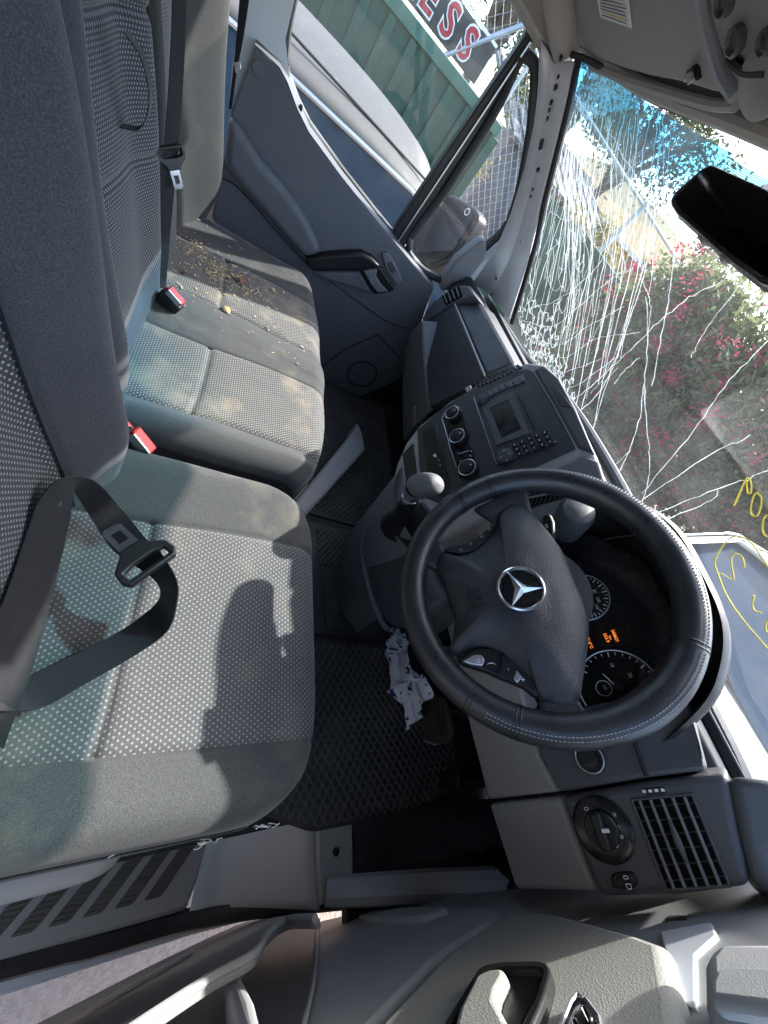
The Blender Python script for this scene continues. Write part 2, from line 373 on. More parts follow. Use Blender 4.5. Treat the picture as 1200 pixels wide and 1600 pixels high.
rs['label'] = 'smooth grey sloping riser in front of the entrance step'
pl = struct(slab('sill_plate', [(.680, .485, .004), (.690, .572, .004), (.800, .562, .004), (.818, .485, .004)], .02, 'trim', bevel=.004))
lathe('screw', (0.745,0.524,0), (0, 0, 1), [(.0075, .004), (.0075, .006), (.005, .007), (.0045, .0045)], 'black', pl, seg=14)
struct(grid('floor_side', lambda u, v: V((.676+.125*u+.05*v, .565+.46*v, .002+.012*math.sin(math.pi*min(1, u*1.4))+.03*v*v)), 10, 12, 'rubber'))
struct(tube('sill_trim', bez([(.80, .50, .0), (.812, .58, .03), (.835, .72, .06), (.862, .88, .11), (.872, 1.0, .16)], 6), [.022+.012*i/24 for i in range(25)], 'grey', seg=10))
struct(tube('door_seal', bez([(.775, -.6, -.215), *[(0.802,0.025,-0.215),(0.811,0.155,-0.215),(0.815,0.28,-0.215)], (0.815,0.394,-0.15), (0.82,0.505,-0.06), (0.85,0.676,-0.057), (0.862,0.788,0.031), (0.872,0.874,0.138), (.885, .93, .38), (.895, .95, .60)], 8), .018, 'rubber', seg=8))
struct(slab('sill_outer', [(.785, -.6, -.245), *[(0.814,0.028,-0.245),(0.823,0.288,-0.245),(0.837,0.43,-0.245),(0.856,0.46,-0.245),(0.848,0.327,-0.245),(0.844,0.037,-0.245)], (.825, -.6, -.245)], .03, 'paint', bevel=.006))

struct(slab('wheel_arch', [(.885, .52, -.12), (.895, 1.12, -.12), (.895, 1.12, .62), (.89, .80, .50), (.885, .62, .10)], .02, 'rubber', bevel=.004))
struct(slab('footwell_floor', [(.68, .56, -.012), (.90, .56, -.03), (.90, 1.12, -.03), (.68, 1.12, -.012)], .02, 'rubber', bevel=0))
struct(slab('hinge_pillar', [(.835, .86, .06), (.93, .93, .06), (.93, .93, .75), (.835, .86, .66)], .06, 'black', bevel=.01))
fl = struct(slab('van_flank', [(-.97, -.20, -.35), (-.99, -3.4, -.35), (-.90, -3.4, 1.5), (-.88, -.20, 1.5)], .03, 'paint', bevel=0, nn=(-1, 0, .05)))
# ================================================================== seats
def sst(a, b, x):
    t = max(0., min(1., (x-a)/(b-a))); return t*t*(3-2*t)
def seamlist(x0, x1, seams, n, edge):
    """sample positions along an axis, dense at seams and edges"""
    s = {x0, x1}
    for i in range(n+1): s.add(round(x0+(x1-x0)*i/n, 5))
    for q in seams:
        for d in (-.010, -.006, -.003, 0, .003, .006, .010): s.add(round(q+d, 5))
    for i in range(9):
        t = edge*(1-math.cos(math.pi/2*i/8)); s.add(round(x0+t, 5)); s.add(round(x1-t, 5))
    return sorted(q for q in s if x0-1e-6 <= q <= x1+1e-6)
def gridl(name, f, us, vs, mat, parent, sel=None, **kw):
    nv = len(vs); pts = [f(u, v) for u in us for v in vs]; fs = []
    for i in range(len(us)-1):
        for j in range(nv-1):
            if sel is None or sel((us[i]+us[i+1])/2, (vs[j]+vs[j+1])/2):
                fs.append([i*nv+j, (i+1)*nv+j, (i+1)*nv+j+1, i*nv+j+1])
    used = sorted({q for ff in fs for q in ff}); mp = {q: i for i, q in enumerate(used)}
    return mesh(name, [pts[q] for q in used], [[mp[q] for q in ff] for ff in fs], mat, parent, angle=80, **kw)
def roll(e, r):
    if e >= r: return 0.
    e = max(e, 0.); return r-math.sqrt(max(0, r*r-(r-e)**2))
def groove(x, xs, d=.0045, w=.0045): return sum(d*math.exp(-((x-q)/w)**2) for q in xs)
def cushion(parent, x0, x1, y0, y1, zt, inserts, cross, bol, mats, zb, cr=.1, r=.05, tilt=.03, wob=.003, seed=1):
    """inserts: list of (xa, xb) dotted panels; bol(x): bolster height"""
    seams = [q for ab in inserts for q in ab]
    rnd = random.Random(seed); ph = [rnd.uniform(0, 6) for _ in range(6)]
    def f(x, y):
        u = (x-x0)/(x1-x0)
        yf = y1-cr*abs(2*u-1)**5
        v = (y-y0)/(y1-y0); yy = y0+(yf-y0)*v
        es = min(x-x0, x1-x); ef = yf-yy
        z = zt+bol(x)+tilt*v-roll(es, r)-roll(ef, r*1.15)
        ins = any(a <= x <= b for a, b in inserts)
        z -= groove(x, seams)
        if ins: z -= groove(y, [cross], .005, .006); z += .004*math.sin(math.pi*min(1, max(0, (y-cross)/(y1-cross))))
        z += wob*(math.sin(13*x+ph[0])*math.sin(11*y+ph[1])+.6*math.sin(31*x+17*y+ph[2]))
        return V((x, yy, z))
    us = seamlist(x0, x1, seams, 26, r); vs = seamlist(y0, y1, [cross], 24, r*1.1)
    isin = lambda x, y: any(a < x < b for a, b in inserts)
    edges = [x0-1]+[q for ab in sorted(inserts) for q in ab]+[x1+1]
    for k in range(0, len(edges), 2):
        lo, hi = edges[k], edges[k+1]; gridl('cushion_bolster', f, us, vs, mats[0], parent, lambda x, y: lo < x < hi)
    for a, b in inserts:
        gridl('cushion_panel', f, us, vs, mats[1], parent, lambda x, y: a < x < b)
    # skirt
    loop = [f(x0, v) for v in vs]+[f(u, y1) for u in us[1:-1]]+[f(x1, v) for v in reversed(vs)]
    c = V(((x0+x1)/2, (y0+y1)/2-.1, 0)); pts = []; fs = []; n = len(loop)
    for k, (dz, tuck) in enumerate(((0, 0), (.03, -.006), (.06, .0), (1, .02))):
        for q in loop:
            zz = q.z-dz if dz < 1 else zb
            d = V((q.x-c.x, q.y-c.y, 0)); d.normalize(); pts.append(V((q.x, q.y, min(zz, q.z)))-d*tuck)
    for k in range(3):
        for i in range(n-1): fs.append([k*n+i, k*n+i+1, (k+1)*n+i+1, (k+1)*n+i])
    mesh('cushion_side', pts, fs, mats[2], parent, angle=60)
    # piping along the top edge of the skirt
    tube('piping', [q+V((0, 0, .001)) for q in loop[::2]], .0022, mats[2], parent, seg=6)
    return f
def backrest(parent, x0, x1, z0, z1, ins, amp, mats, yb=-.06, rec=.25, r=.045, th=.1, bw=.09, cross=()):
    """ins: (xa, xb) of the dotted panel; amp: (low-x bolster, high-x bolster)"""
    def f(x, z):
        es = min(x-x0, x1-x); top = z1-z; bot = z-z0
        y = yb-(z-.34)*rec
        prof = sst(.30, .46, z)*(1-.45*sst(.78, .95, z))
        bl = amp[0]*(1-sst(0, bw, x-x0-.02))+amp[1]*(1-sst(0, bw, x1-.02-x))
        y += bl*(.55+.45*prof)
        y -= roll(es, r)+roll(top, .05)+roll(bot, .035)
        y -= groove(x, ins)
        if ins[0] < x < ins[1]: y += .008*math.sin(math.pi*(x-ins[0])/(ins[1]-ins[0]))-groove(z, cross, .006, .006)
        y += .0025*math.sin(17*z+9*x)
        return V((x, y, z))
    us = seamlist(x0, x1, ins, 24, r); vs = seamlist(z0, z1, cross, 30, .045)
    gridl('backrest_bolster', f, us, vs, mats[0], parent, lambda x, z: x < ins[0])
    gridl('backrest_bolster', f, us, vs, mats[0], parent, lambda x, z: x > ins[1])
    gridl('backrest_panel', f, us, vs, mats[1], parent, lambda x, z: ins[0] < x < ins[1])
    for q in ins: tube('seam_piping', [f(q, z)+V((0, .003, 0)) for z in vs[4:-4]], .0022, 'fdark', parent, seg=6)
    loop = [f(x0, v) for v in vs]+[f(u, z1) for u in us[1:-1]]+[f(x1, v) for v in reversed(vs)]+[f(u, z0) for u in reversed(us[1:-1])]
    n = len(loop); cx = (x0+x1)/2; cz = (z0+z1)/2
    back = [V((cx+(q.x-cx)*.94, yb-(q.z-.34)*rec-th, cz+(q.z-cz)*.97)) for q in loop]
    mesh('backrest_shell', loop+back, [[i, (i+1) % n, n+(i+1) % n, n+i] for i in range(n)]+[list(range(n, 2*n))], mats[2], parent, angle=60)
    return f
def headrest(parent, cx, y, z, mat='fgreyb'):
    vs, fs = [], []
    def f(u, v):
        a = 2*math.pi*u; b = math.pi*(v-.5)
        s = lambda q, p: math.copysign(abs(q)**p, q)
        return V((cx+.125*s(math.cos(b), .5)*s(math.cos(a), .6), y+.05*s(math.cos(b), .5)*s(math.sin(a), .7), z+.09*s(math.sin(b), .6)))
    h = grid('headrest', f, 28, 16, mat, parent)
    for s in (-.06, .06): tube('headrest_post', [(cx+s, y, z-.06), (cx+s, y+.015, z-.17)], .006, 'chrome', parent)
# ---- driver seat
ds = thing('bucket_seat', 'single driver seat with grey dotted cushion and frayed outer edge', 'seat', (.40, -.05, 0))
dcf = cushion(ds, .135, .652, -.24, .325, .325, [(.268, .566)], .045, lambda x: .022*(sst(.30, .16, x)+sst(.54, .64, x))-.008*math.exp(-((x-.42)/.1)**2), ('fgrey', 'fdot', 'fdark'), .2, cr=.09, seed=3)
dbf = backrest(ds, .175, .665, .27, 1.0, (.262, .58), (.078, .07), ('fgreyb', 'fdotz', 'fdark'), cross=(.62,))
headrest(ds, .42, -.24, 1.17)
box('seat_base', (.40, .03, .11), (.46, .48, .215), 'black', ds, .01)
tube('seat_side_trim', bez([(.655, -.30, .215), (.658, -.1, .22), (.658, .03, .215), (.655, .085, .21), (.648, .105, .22)], 6), [.023]*17+[.022, .021, .019, .016, .013, .009, .006, .004], 'grey', ds, seg=12, flat_=.9)
# frayed threads along the outer seam
for (a, b) in (((0.65,0.243,0.34), 3), ((0.653,0.178,0.33), 4), ((0.646,0.095,0.32), 3)):
    vs, fs = [], []
    for i in range(6):
        p = V(a)+V((0.004, random.uniform(-.012, .012), random.uniform(-.004, .004))); pts = [p]
        for j in range(6): p = p+V((random.uniform(-.001, .0015), random.uniform(-.004, .002), random.uniform(-.004, .0005))); pts.append(p)
        tubegeo(bez(pts, 2), 0.0005, 4, vs=vs, fs=fs)
    mesh('frayed_threads', vs, fs, 'white', ds, kind='stuff')
# ---- passenger bench
bs = thing('bench_seat', 'two-place passenger bench seat with dusty stained dotted cushions', 'seat', (-.33, -.05, 0))
bcf = cushion(bs, -.765, .098, -.24, .368, .325, [(-.20, .022), (-.60, -.355)], .075,
    lambda x: .018*(sst(-.62, -.72, x)+sst(.02, .07, x)) + .012*math.exp(-((x+.28)/.05)**2), ('fgrey', 'fdotb', 'fdark'), .19, cr=.07, seed=5)
backrest(bs, -.325, .10, .27, 1.0, (-.30, -.045), (.03, .045), ('fgreyb', 'fdotz', 'fdark'), bw=.12, cross=(.585, .735))
backrest(bs, -.765, -.33, .27, 1.0, (-.62, -.41), (.098, .03), ('fgreyp', 'fdotz', 'fdark'), bw=.13)
headrest(bs, -.12, -.24, 1.17); headrest(bs, -.55, -.24, 1.17)
box('bench_base', (-.33, .02, .095), (.76, .46, .19), 'black', bs, .01)
ribbon('pull_strap', [(-.145, -.128, .735), (-.150, -.112, .725), (-.158, -.100, .70), (-.168, -.098, .67), (-.176, -.106, .645), (-.172, -.125, .635)],
       [(-.125, -.128, .735), (-.130, -.112, .725), (-.138, -.100, .70), (-.148, -.098, .67), (-.156, -.106, .645), (-.152, -.125, .635)], 'belt', bs)
bar = slab('footwell_rail', [(-0.039,0.391,0.07),(-0.473,0.648,0.07),(-0.538,0.675,0.07),(-0.475,0.692,0.07),(-0.394,0.695,0.07),(-0.017,0.437,0.07)], .08, 'grey', None, bevel=.012, seg=3, base=(0, 0, 0))
tag(bar, 'pale grey plastic rail angled across the passenger footwell floor', 'floor trim')
# ---- buckles
def buckle(name, label, p, d, w_, sc=1.):
    """p: top centre, d: axis pointing up out of the seat, w_: wide direction"""
    d = V(d).normalized(); w_ = V(w_); w_ = (w_-d*w_.dot(d)).normalized(); t_ = d.cross(w_); p = V(p)
    R = Matrix((w_, t_, d)).transposed()
    b = thing(name, label, 'seat buckle', p-d*.09*sc, 'red-button seat belt buckles')
    box('housing', p-d*.042*sc, (.046*sc, .024*sc, .075*sc), 'black', b, .006, R, seg=3)
    box('release_button', p-d*.003*sc+t_*.002, (.036*sc, .018*sc, .016*sc), 'red', b, .003, R)
    box('slot', p-t_*.0095*sc+d*.0005, (.03*sc, .003*sc, .012*sc), 'steel', b, 0, R)
    box('stalk', p-d*.11*sc, (.028*sc, .006*sc, .08*sc), 'steel', b, .002, R)
buckle('seat_buckle', 'black buckle with red button between the two bench places', (-0.258,-0.014,0.375), (.15, .35, .9), (.25, .9, -.4), 1.)
buckle('seat_buckle', 'larger red-button buckle beside the inner edge of the driver seat', (0.139,0.003,0.36), (.05, .55, .8), (.35, .8, -.5), 1.15)
buckle('seat_buckle', 'red-button buckle half hidden under the driver backrest edge', (0.121,-0.025,0.36), (.05, .45, .85), (.35, .8, -.5), 1.)
# ---- driver belt lying on the cushion
db = thing('driver_seat_belt', 'black seat belt looped loosely over the driver cushion with its tongue', 'seat belt', (.42, 0, .36))
ea = [(0.494,-0.069,0.4), (0.498,-0.047,0.372), (0.476,-0.013,0.365), (0.442,0.032,0.365), (0.408,0.064,0.372), (0.395,0.067,0.39), (0.384,0.055,0.402), (0.37,0.034,0.4), (0.348,0.005,0.392), (0.319,-0.022,0.4), (0.296,-0.045,0.413), (0.296,-0.05,0.42), (0.31,-0.046,0.405), (0.366,-0.04,0.39), (0.428,-0.035,0.385), (0.483,-0.031,0.385), (0.519,-0.031,0.385), (0.554,-0.032,0.37)]
eb = [(0.526,-0.05,0.4), (0.521,-0.015,0.372), (0.499,0.015,0.368), (0.466,0.058,0.372), (0.443,0.082,0.392), (0.418,0.082,0.42), (0.394,0.075,0.432), (0.357,0.052,0.425), (0.338,0.037,0.413), (0.304,0.002,0.418), (0.279,-0.034,0.428), (0.299,-0.061,0.445), (0.328,-0.072,0.435), (0.368,-0.072,0.42), (0.42,-0.069,0.415), (0.459,-0.069,0.41), (0.495,-0.066,0.405), (0.529,-0.066,0.39)]
ribbon('webbing', ea, eb, 'belt', db, n=6, th=.0016)
lathe('stop_button', (0.315,-0.062,0.415), (.1, .1, 1), [(.007, 0), (.007, .005), (.005, .0065), (.003, .005)], 'black', db, seg=16)
def tongue(par, c, ax, wd, sc=1.):
    """ax: direction of the metal tip; wd: across the webbing"""
    ax = V(ax).normalized(); wd = V(wd); wd = (wd-ax*wd.dot(ax)).normalized(); n = ax.cross(wd)
    if n.z < 0: n = -n
    P = lambda a, b: V(c)+ax*a*sc+wd*b*sc
    o = [P(-.010, -.036), P(.006, -.034), P(.020, -.017), P(.026, -.015), P(.026, .015), P(.020, .017), P(.006, .034), P(-.010, .036), P(-.018, .030), P(-.018, -.030)]
    i_ = [P(-.006, -.027), P(.000, -.027), P(.003, -.013), P(.003, -.010), P(.003, .010), P(.003, .013), P(.000, .027), P(-.006, .027), P(-.011, .027), P(-.011, -.027)]
    n2 = n
    def ringslab(name, o, i_, h, mat, b):
        k = len(o); vs = [q+n2*h for q in o]+[q+n2*h for q in i_]+[q-n2*h for q in o]+[q-n2*h for q in i_]; fs = []
        for a in range(k):
            j = (a+1) % k; fs += [[a, j, k+j, k+a], [2*k+j, 2*k+a, 3*k+a, 3*k+j], [j, a, 2*k+a, 2*k+j], [k+a, k+j, 3*k+j, 3*k+a]]
        return mesh(name, vs, fs, mat, par, bevel=b)
    ringslab('tongue_grip', o, i_, .006*sc, 'black', .002)
    o2 = [P(.024, -.012), P(.058, -.012), P(.062, -.008), P(.062, .008), P(.058, .012), P(.024, .012)]
    i2 = [P(.036, -.006), P(.050, -.006), P(.052, -.005), P(.052, .005), P(.050, .006), P(.036, .006)]
    ringslab('tongue_plate', o2, i2, .0014*sc, 'chrome', 0)
tongue(db, V((0.373,0.039,0.425)), V((0.347,0.011,0.42))-V((0.373,0.039,0.425)), V((0.39,0.029,0.42))-V((0.351,0.056,0.43)), .95)
# ---- passenger belt hanging down
pb = thing('passenger_seat_belt', 'black seat belt hanging straight down between the two bench backrests', 'seat belt', (-.3, -.06, .34))
ribbon('webbing', [(-0.315,-0.115,0.785), (-0.31,-0.112,0.762), (-0.31,-0.1,0.682), (-0.31,-0.089,0.597), (-0.3,-0.086,0.568), (-0.3,-0.077,0.457), (-0.29,-0.065,0.32), (-0.285,-0.068,0.3)],
       [(-0.335,-0.104,0.792), (-0.335,-0.1,0.769), (-0.335,-0.085,0.688), (-0.335,-0.072,0.602), (-0.325,-0.067,0.569), (-0.325,-0.053,0.462), (-0.32,-0.034,0.322), (-0.315,-0.036,0.298)], 'belt', pb)
tongue(pb, (-0.315,-0.078,0.585), V((-0.315,-0.062,0.557))-V((-0.315,-0.078,0.585)), V((-0.33,-0.063,0.598))-V((-0.3,-0.091,0.573)), .75)
ab = thing('side_seat_belt', 'narrow seat belt running up the door post behind the outer bench place', 'seat belt', (-.8, -.1, .5))
ribbon('webbing', [(-0.8,-0.063,0.781), (-0.8,-0.047,0.708), (-0.8,-0.037,0.658), (-0.8,-0.024,0.586)], [(-0.8,-0.045,0.794), (-0.8,-0.034,0.717), (-0.8,-0.029,0.664), (-0.8,-0.018,0.591)], 'belt', ab)
slab('tongue_plate', [(-0.795,-0.038,0.67),(-0.795,-0.028,0.681),(-0.795,-0.021,0.668),(-0.795,-0.03,0.655)], .004, 'chrome', ab, bevel=.001)
MT['void'] = flat('vent_void', (.004, .004, .004), .8, 0, .1)
# ================================================================== dashboard
da = thing('dashboard', 'black and grey van dashboard with radio, climate knobs and air vents', 'dashboard', (0, .8, .3))
def P(*a): return [V(q) for q in a]
mesh('dash_core', [(x, y, z) for x in (-.80, .80) for (y, z) in ((.79, .34), (.76, .60), (.80, .655), (1.03, .60), (1.06, .40), (.95, .22))],
     [[0, 1, 2, 3, 4, 5], [11, 10, 9, 8, 7, 6]]+[[i, (i+1) % 6, 6+(i+1) % 6, 6+i] for i in range(6)], 'black', da, bevel=.006)
slab('cowl_shelf', [(-.80, .90, .63), (.80, .90, .63), (.80, 1.06, .585), (.4, 1.13, .575), (0, 1.16, .575), (-.4, 1.13, .575), (-.80, 1.06, .585)], .02, 'black', da, bevel=.004)
tube('top_strip', bez([*[(-0.834,0.965,0.611),(-0.708,1.014,0.611),(-0.558,1.06,0.612)], (-.30, 1.08, .655), (0, 1.10, .66), (.3, 1.09, .645), (0.543,1.045,0.611), (0.608,1.023,0.615), (0.69,0.993,0.62), (0.779,0.962,0.617)], 6), .017, 'dashmid', da, seg=10)
# ---- driver side: knee panels, switch panels
slab('knee_panel', [(.16, .680, .29), *[(0.573,0.677,0.299),(0.688,0.674,0.308),(0.675,0.608,0.499),(0.627,0.613,0.482)], (.30, .600, .505), (.16, .605, .50)], .05, 'grey', da, bevel=.006, seg=3)
slab('knee_panel', [(0.694,0.674,0.307),(0.806,0.666,0.331),(0.779,0.603,0.512),(0.68,0.607,0.5)], .06, 'grey', da, bevel=.007, seg=3)
slab('switch_panel', [(.575, .6055, .502), *[(0.629,0.594,0.498),(0.674,0.598,0.512),(0.667,0.629,0.624),(0.665,0.647,0.689)], (.640, .662, .690), (.60, .665, .70), (.575, .66, .70)], .08, 'dashmid', da, bevel=.006, seg=3)
up = slab('vent_panel', [(0.679,0.598,0.512),(0.671,0.629,0.623),(0.67,0.652,0.707),(0.719,0.648,0.692),(0.77,0.644,0.678),(0.78,0.624,0.606),(0.783,0.6,0.522),(0.735,0.599,0.515)], .10, 'dashmid', da, bevel=.009, seg=4)
tube('panel_groove', [(0.666,0.628,0.625),(0.621,0.629,0.628)], .0025, 'black', da, seg=6)
slab('dash_end', [*[(0.67,0.652,0.707),(0.719,0.648,0.692),(0.77,0.644,0.678)], (.79, .70, .655), (.69, .70, .672)], .05, 'dashmid', da, bevel=.012, seg=4)
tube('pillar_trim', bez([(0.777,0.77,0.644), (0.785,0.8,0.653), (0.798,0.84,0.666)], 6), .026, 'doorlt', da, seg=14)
# light switch
nDU = V((0, -1, .28)).normalized(); upDU = V((0, .28, 1)).normalized()
ls = lathe('light_switch', (0.716,0.609,0.552), nDU, [(.036, -.003), (.036, .003), (.033, .005), (.0215, .005), (.021, .001)], 'gloss', da, seg=40)
lathe('dial', (0.716,0.609,0.552), nDU, [(.0205, 0), (.0205, .010), (.019, .012), (.012, .0125)], 'black', ls, seg=32)
R_ = Matrix((V((1, 0, 0)), upDU, V((1, 0, 0)).cross(upDU))).transposed()
box('grip', V((0.716,0.609,0.552))+nDU*.016, (.040, .013, .014), 'black', ls, .004, R_, seg=3)
box('pointer', V((0.715,0.611,0.56))+nDU*.0235, (.004, .009, .001), 'white', ls, 0, R_)
for s, p in (('D', (0.732,0.612,0.561)), ('o', (0.715,0.615,0.572)), ('=', (0.702,0.615,0.572)), ('0', (0.694,0.606,0.541)), ('P', (0.724,0.614,0.57))):
    text('switch_symbol', s, V(p)+nDU*.0055, (1, 0, 0), upDU, .009, 'white', ls)
ig = lathe('ignition_lock', (0.639,0.613,0.566), nDU, [(.020, -.002), (.020, .003), (.0175, .004), (.016, .001), (.012, .001), (.011, .004), (.003, .0045)], 'gloss', da, seg=28)
ring('bezel', V((0.639,0.613,0.566))+nDU*.003, nDU, .018, .0012, 'silver', ig)
# side vent
def vent(parent, q, n_, nsl, ncr, mat='black', deep=.03, long01=True, tab=True):
    """q: corners a,b,c,d; slats run from edge a-d to edge b-c"""
    a, b, c, d = [V(x) for x in q]; n_ = V(n_)
    v0 = slab('air_vent', q, deep, 'void', parent, bevel=0, lift=.0012)
    for i in range(nsl):
        t = (i+.6)/(nsl+.2); p0, p1 = a.lerp(d, t), b.lerp(c, t)
        tube('slat', [p0+n_*.003, p1+n_*.003], .0019, 'grey2', v0, seg=6)
    for i in range(ncr):
        t = (i+.5)/ncr; tube('vane', [a.lerp(b, t)+n_*.0015, d.lerp(c, t)+n_*.0015], .0008, 'black', v0, seg=5)
    if tab:
        m0 = (a+b+c+d)/4; t_ = (b-a).normalized(); tube('tab', [m0-t_*.02+n_*.004, m0+n_*.008, m0+t_*.02+n_*.004], [.002, .0045, .002], 'dashmid', v0, seg=8)
    return v0
vq = [(0.69,0.622,0.599),(0.773,0.622,0.599),(0.768,0.639,0.658),(0.689,0.64,0.662)]
vent(da, vq, nDU, 5, 6)
frame('vent_frame', [(0.687,0.621,0.596),(0.776,0.621,0.595),(0.771,0.639,0.661),(0.686,0.641,0.665)], vq, .004, 'dashmid', da, bevel=.002, lift=.0025)
ro = slab('vent_adjuster', [(0.678,0.626,0.614),(0.685,0.626,0.613),(0.685,0.633,0.639),(0.678,0.634,0.64)], .004, 'black', da, bevel=.001, lift=.001, r=.004)
for i in range(4): box('mark', V((0.681,0.627,0.615)).lerp(V((0.681,0.632,0.636)), i/3)+nDU*.002, (.003, .004, .001), 'white', ro, 0, R_)
lv = slab('headlamp_leveller', [(0.759,0.606,0.543),(0.775,0.605,0.539),(0.774,0.614,0.569),(0.757,0.615,0.573)], .004, 'gloss', da, bevel=.002, lift=.002, r=.012)
slab('thumbwheel', [(0.762,0.608,0.549),(0.773,0.607,0.546),(0.772,0.611,0.558),(0.761,0.612,0.561)], .006, 'black', lv, bevel=.002, lift=.006)
text('leveller_symbol', '0 D', V((0.767,0.611,0.56))+nDU*.0065, (1, 0, 0), upDU, .009, 'white', lv)
# ---- instrument hood and cluster
lip = bez([(.31, .66, .57), (0.313,0.66,0.617), (0.289,0.66,0.643), (0.284,0.66,0.684), (0.317,0.655,0.759), (0.379,0.65,0.791), (0.453,0.65,0.791), (0.515,0.65,0.781), (0.563,0.65,0.753), (0.6,0.65,0.712), (0.637,0.655,0.632), (.645, .66, .57)], 5)
hv, hf = [], []; nL = len(lip)
for k, (dy, sc, dz) in enumerate(((0, 1.03, .004), (-.010, 1.015, .003), (0, 1., 0), (.04, .98, -.005), (.13, .95, -.02))):
    for q in lip: hv.append(V((.46+(q.x-.46)*sc, q.y+dy, .62+(q.z-.62)*sc+dz)))
for k in range(4):
    for i in range(nL-1): hf.append([k*nL+i, k*nL+i+1, (k+1)*nL+i+1, (k+1)*nL+i])
for k, (dy, sc, dz) in enumerate(((.06, 1.035, -.010), (.25, 1.0, -.07))):
    for q in lip: hv.append(V((.46+(q.x-.46)*sc, q.y+dy, .62+(q.z-.62)*sc+dz)))
for (k0, k1) in ((0, 5), (5, 6)):
    for i in range(nL-1): hf.append([k0*nL+i, k0*nL+i+1, k1*nL+i+1, k1*nL+i])
mesh('instrument_hood', hv, hf, 'black', da, angle=50)
slab('hood_back', [V((.46+(q.x-.46)*.93, .785, .58+(q.z-.58)*.9-.01)) for q in lip], .02, 'black', da, bevel=0)
nCL = V((0, -math.cos(rad(28)), math.sin(rad(28)))); upCL = V((0, math.sin(rad(28)), math.cos(rad(28))))
c0 = V((.455, .70, .62))
def cl(x, u): return c0+V((x, 0, 0))+upCL*u
ic = slab('instrument_panel', [cl(-.16, -.12), cl(.165, -.12), cl(.165, .03), cl(.10, .11), cl(-.08, .11), cl(-.16, .05)], .04, 'gloss', da, bevel=.004)
def dial(c, r, a0, a1, nt_, big):
    c = V(c)+nCL*.002; lathe('dial_face', c, nCL, [(r, -.002), (r, .0005), (r*.98, .001)], 'gloss', ic, seg=48)
    ring('dial_ring', c+nCL*.001, nCL, r, .0011, 'silver', ic, seg=56)
    vs, fs = [], []
    for i in range(nt_):
        a = rad(a0+(a1-a0)*i/(nt_-1)); d = V((math.cos(a), 0, 0))+upCL*math.sin(a); ln = .007 if i % big == 0 else .004
        w_ = .0008 if i % big == 0 else .0005; s_ = V((-math.sin(a), 0, 0))+upCL*math.cos(a); b0 = len(vs)
        for rr, sg in ((r*.94, -1), (r*.94, 1), (r*.94-ln, 1), (r*.94-ln, -1)): vs.append(c+d*rr+s_*w_*sg+nCL*.0016)
        fs.append([b0, b0+1, b0+2, b0+3])
    mesh('dial_scale', vs, fs, 'white', ic, smooth=False, kind='stuff')
    return c
dial((0.409,0.696,0.613), .0405, 230, -50, 29, 2); dial((0.558,0.694,0.608), .057, 230, -50, 26, 5)
for s, p in (('20', (0.417,0.674,0.582)), ('40', (0.385,0.692,0.615)), ('60', (0.392,0.698,0.627)), ('80', (0.405,0.701,0.633)), ('100', (0.42,0.701,0.633)), ('120', (0.431,0.698,0.627)), ('140', (0.439,0.692,0.615)), ('10', (0.524,0.691,0.614)), ('20', (0.543,0.7,0.63)), ('30', (0.566,0.701,0.632)), ('50', (0.577,0.679,0.591))):
    text('dial_number', s, p, (1, 0, 0), upCL, .0068, 'white', ic)
tube('needle', [V((0.558,0.687,0.61)), V((0.534,0.681,0.599))], .0009, 'white', ic, seg=5)
lathe('needle_hub', (0.558,0.69,0.61), nCL, [(.008, 0), (.008, .005), (.006, .007)], 'black', ic, seg=20)
ring('fuel_ring', V((0.554,0.68,0.592)), nCL, .011, .0006, 'white', ic, seg=30)
text('fuel_mark', '1/2', V((0.553,0.68,0.594)), (1, 0, 0), upCL, .006, 'white', ic)
slab('display_window', [(0.468,0.692,0.61),(0.469,0.712,0.65),(0.499,0.711,0.647),(0.497,0.691,0.609)], .002, flat('display_glass', (.02, .012, .008), .25), ic, bevel=0)
text('display_odometer', '568621', V((0.483,0.7,0.634)), (1, 0, 0), upCL, .0066, 'lens', ic)
text('display_unit', 'km', V((0.484,0.697,0.627)), (1, 0, 0), upCL, .005, 'lens', ic)
text('display_trip', '553.9', V((0.483,0.694,0.622)), (1, 0, 0), upCL, .0066, 'lens', ic)
text('display_temperature', '+21.0°C', V((0.483,0.682,0.598)), (1, 0, 0), upCL, .0066, 'lens', ic)
text('display_hour', '17', V((0.485,0.678,0.591)), (1, 0, 0), upCL, .0066, 'lens', ic)
# column shroud and stalk
grid('column_shroud', lambda u, v: V((.43+.065*math.cos(2*math.pi*u), .53+.17*v, .60-.11*v+.05*math.sin(2*math.pi*u))), 20, 6, 'black', da)
st = slab('wiper_stalk', [(0.302,0.56,0.661),(0.303,0.56,0.673),(0.32,0.56,0.673),(0.355,0.56,0.66),(0.37,0.56,0.645),(0.343,0.56,0.649)], .012, 'black', da, bevel=.004)
for s, p in (('oo', (0.324,0.558,0.664)), ('o', (0.338,0.558,0.658))): text('stalk_symbol', s, V(p), (1, 0, .0), (0, .4, 1), .007, 'white', st)
tube('wiper_stalk_arm', [(0.346,0.56,0.655), (.40, .55, .64)], .007, 'black', da)
lathe('shroud_knob', (0.299,0.62,0.691), (0, -.6, .8), [(.028, -.05), (.030, 0), (.026, .012), (.012, .017)], 'dashmid', da, seg=24)
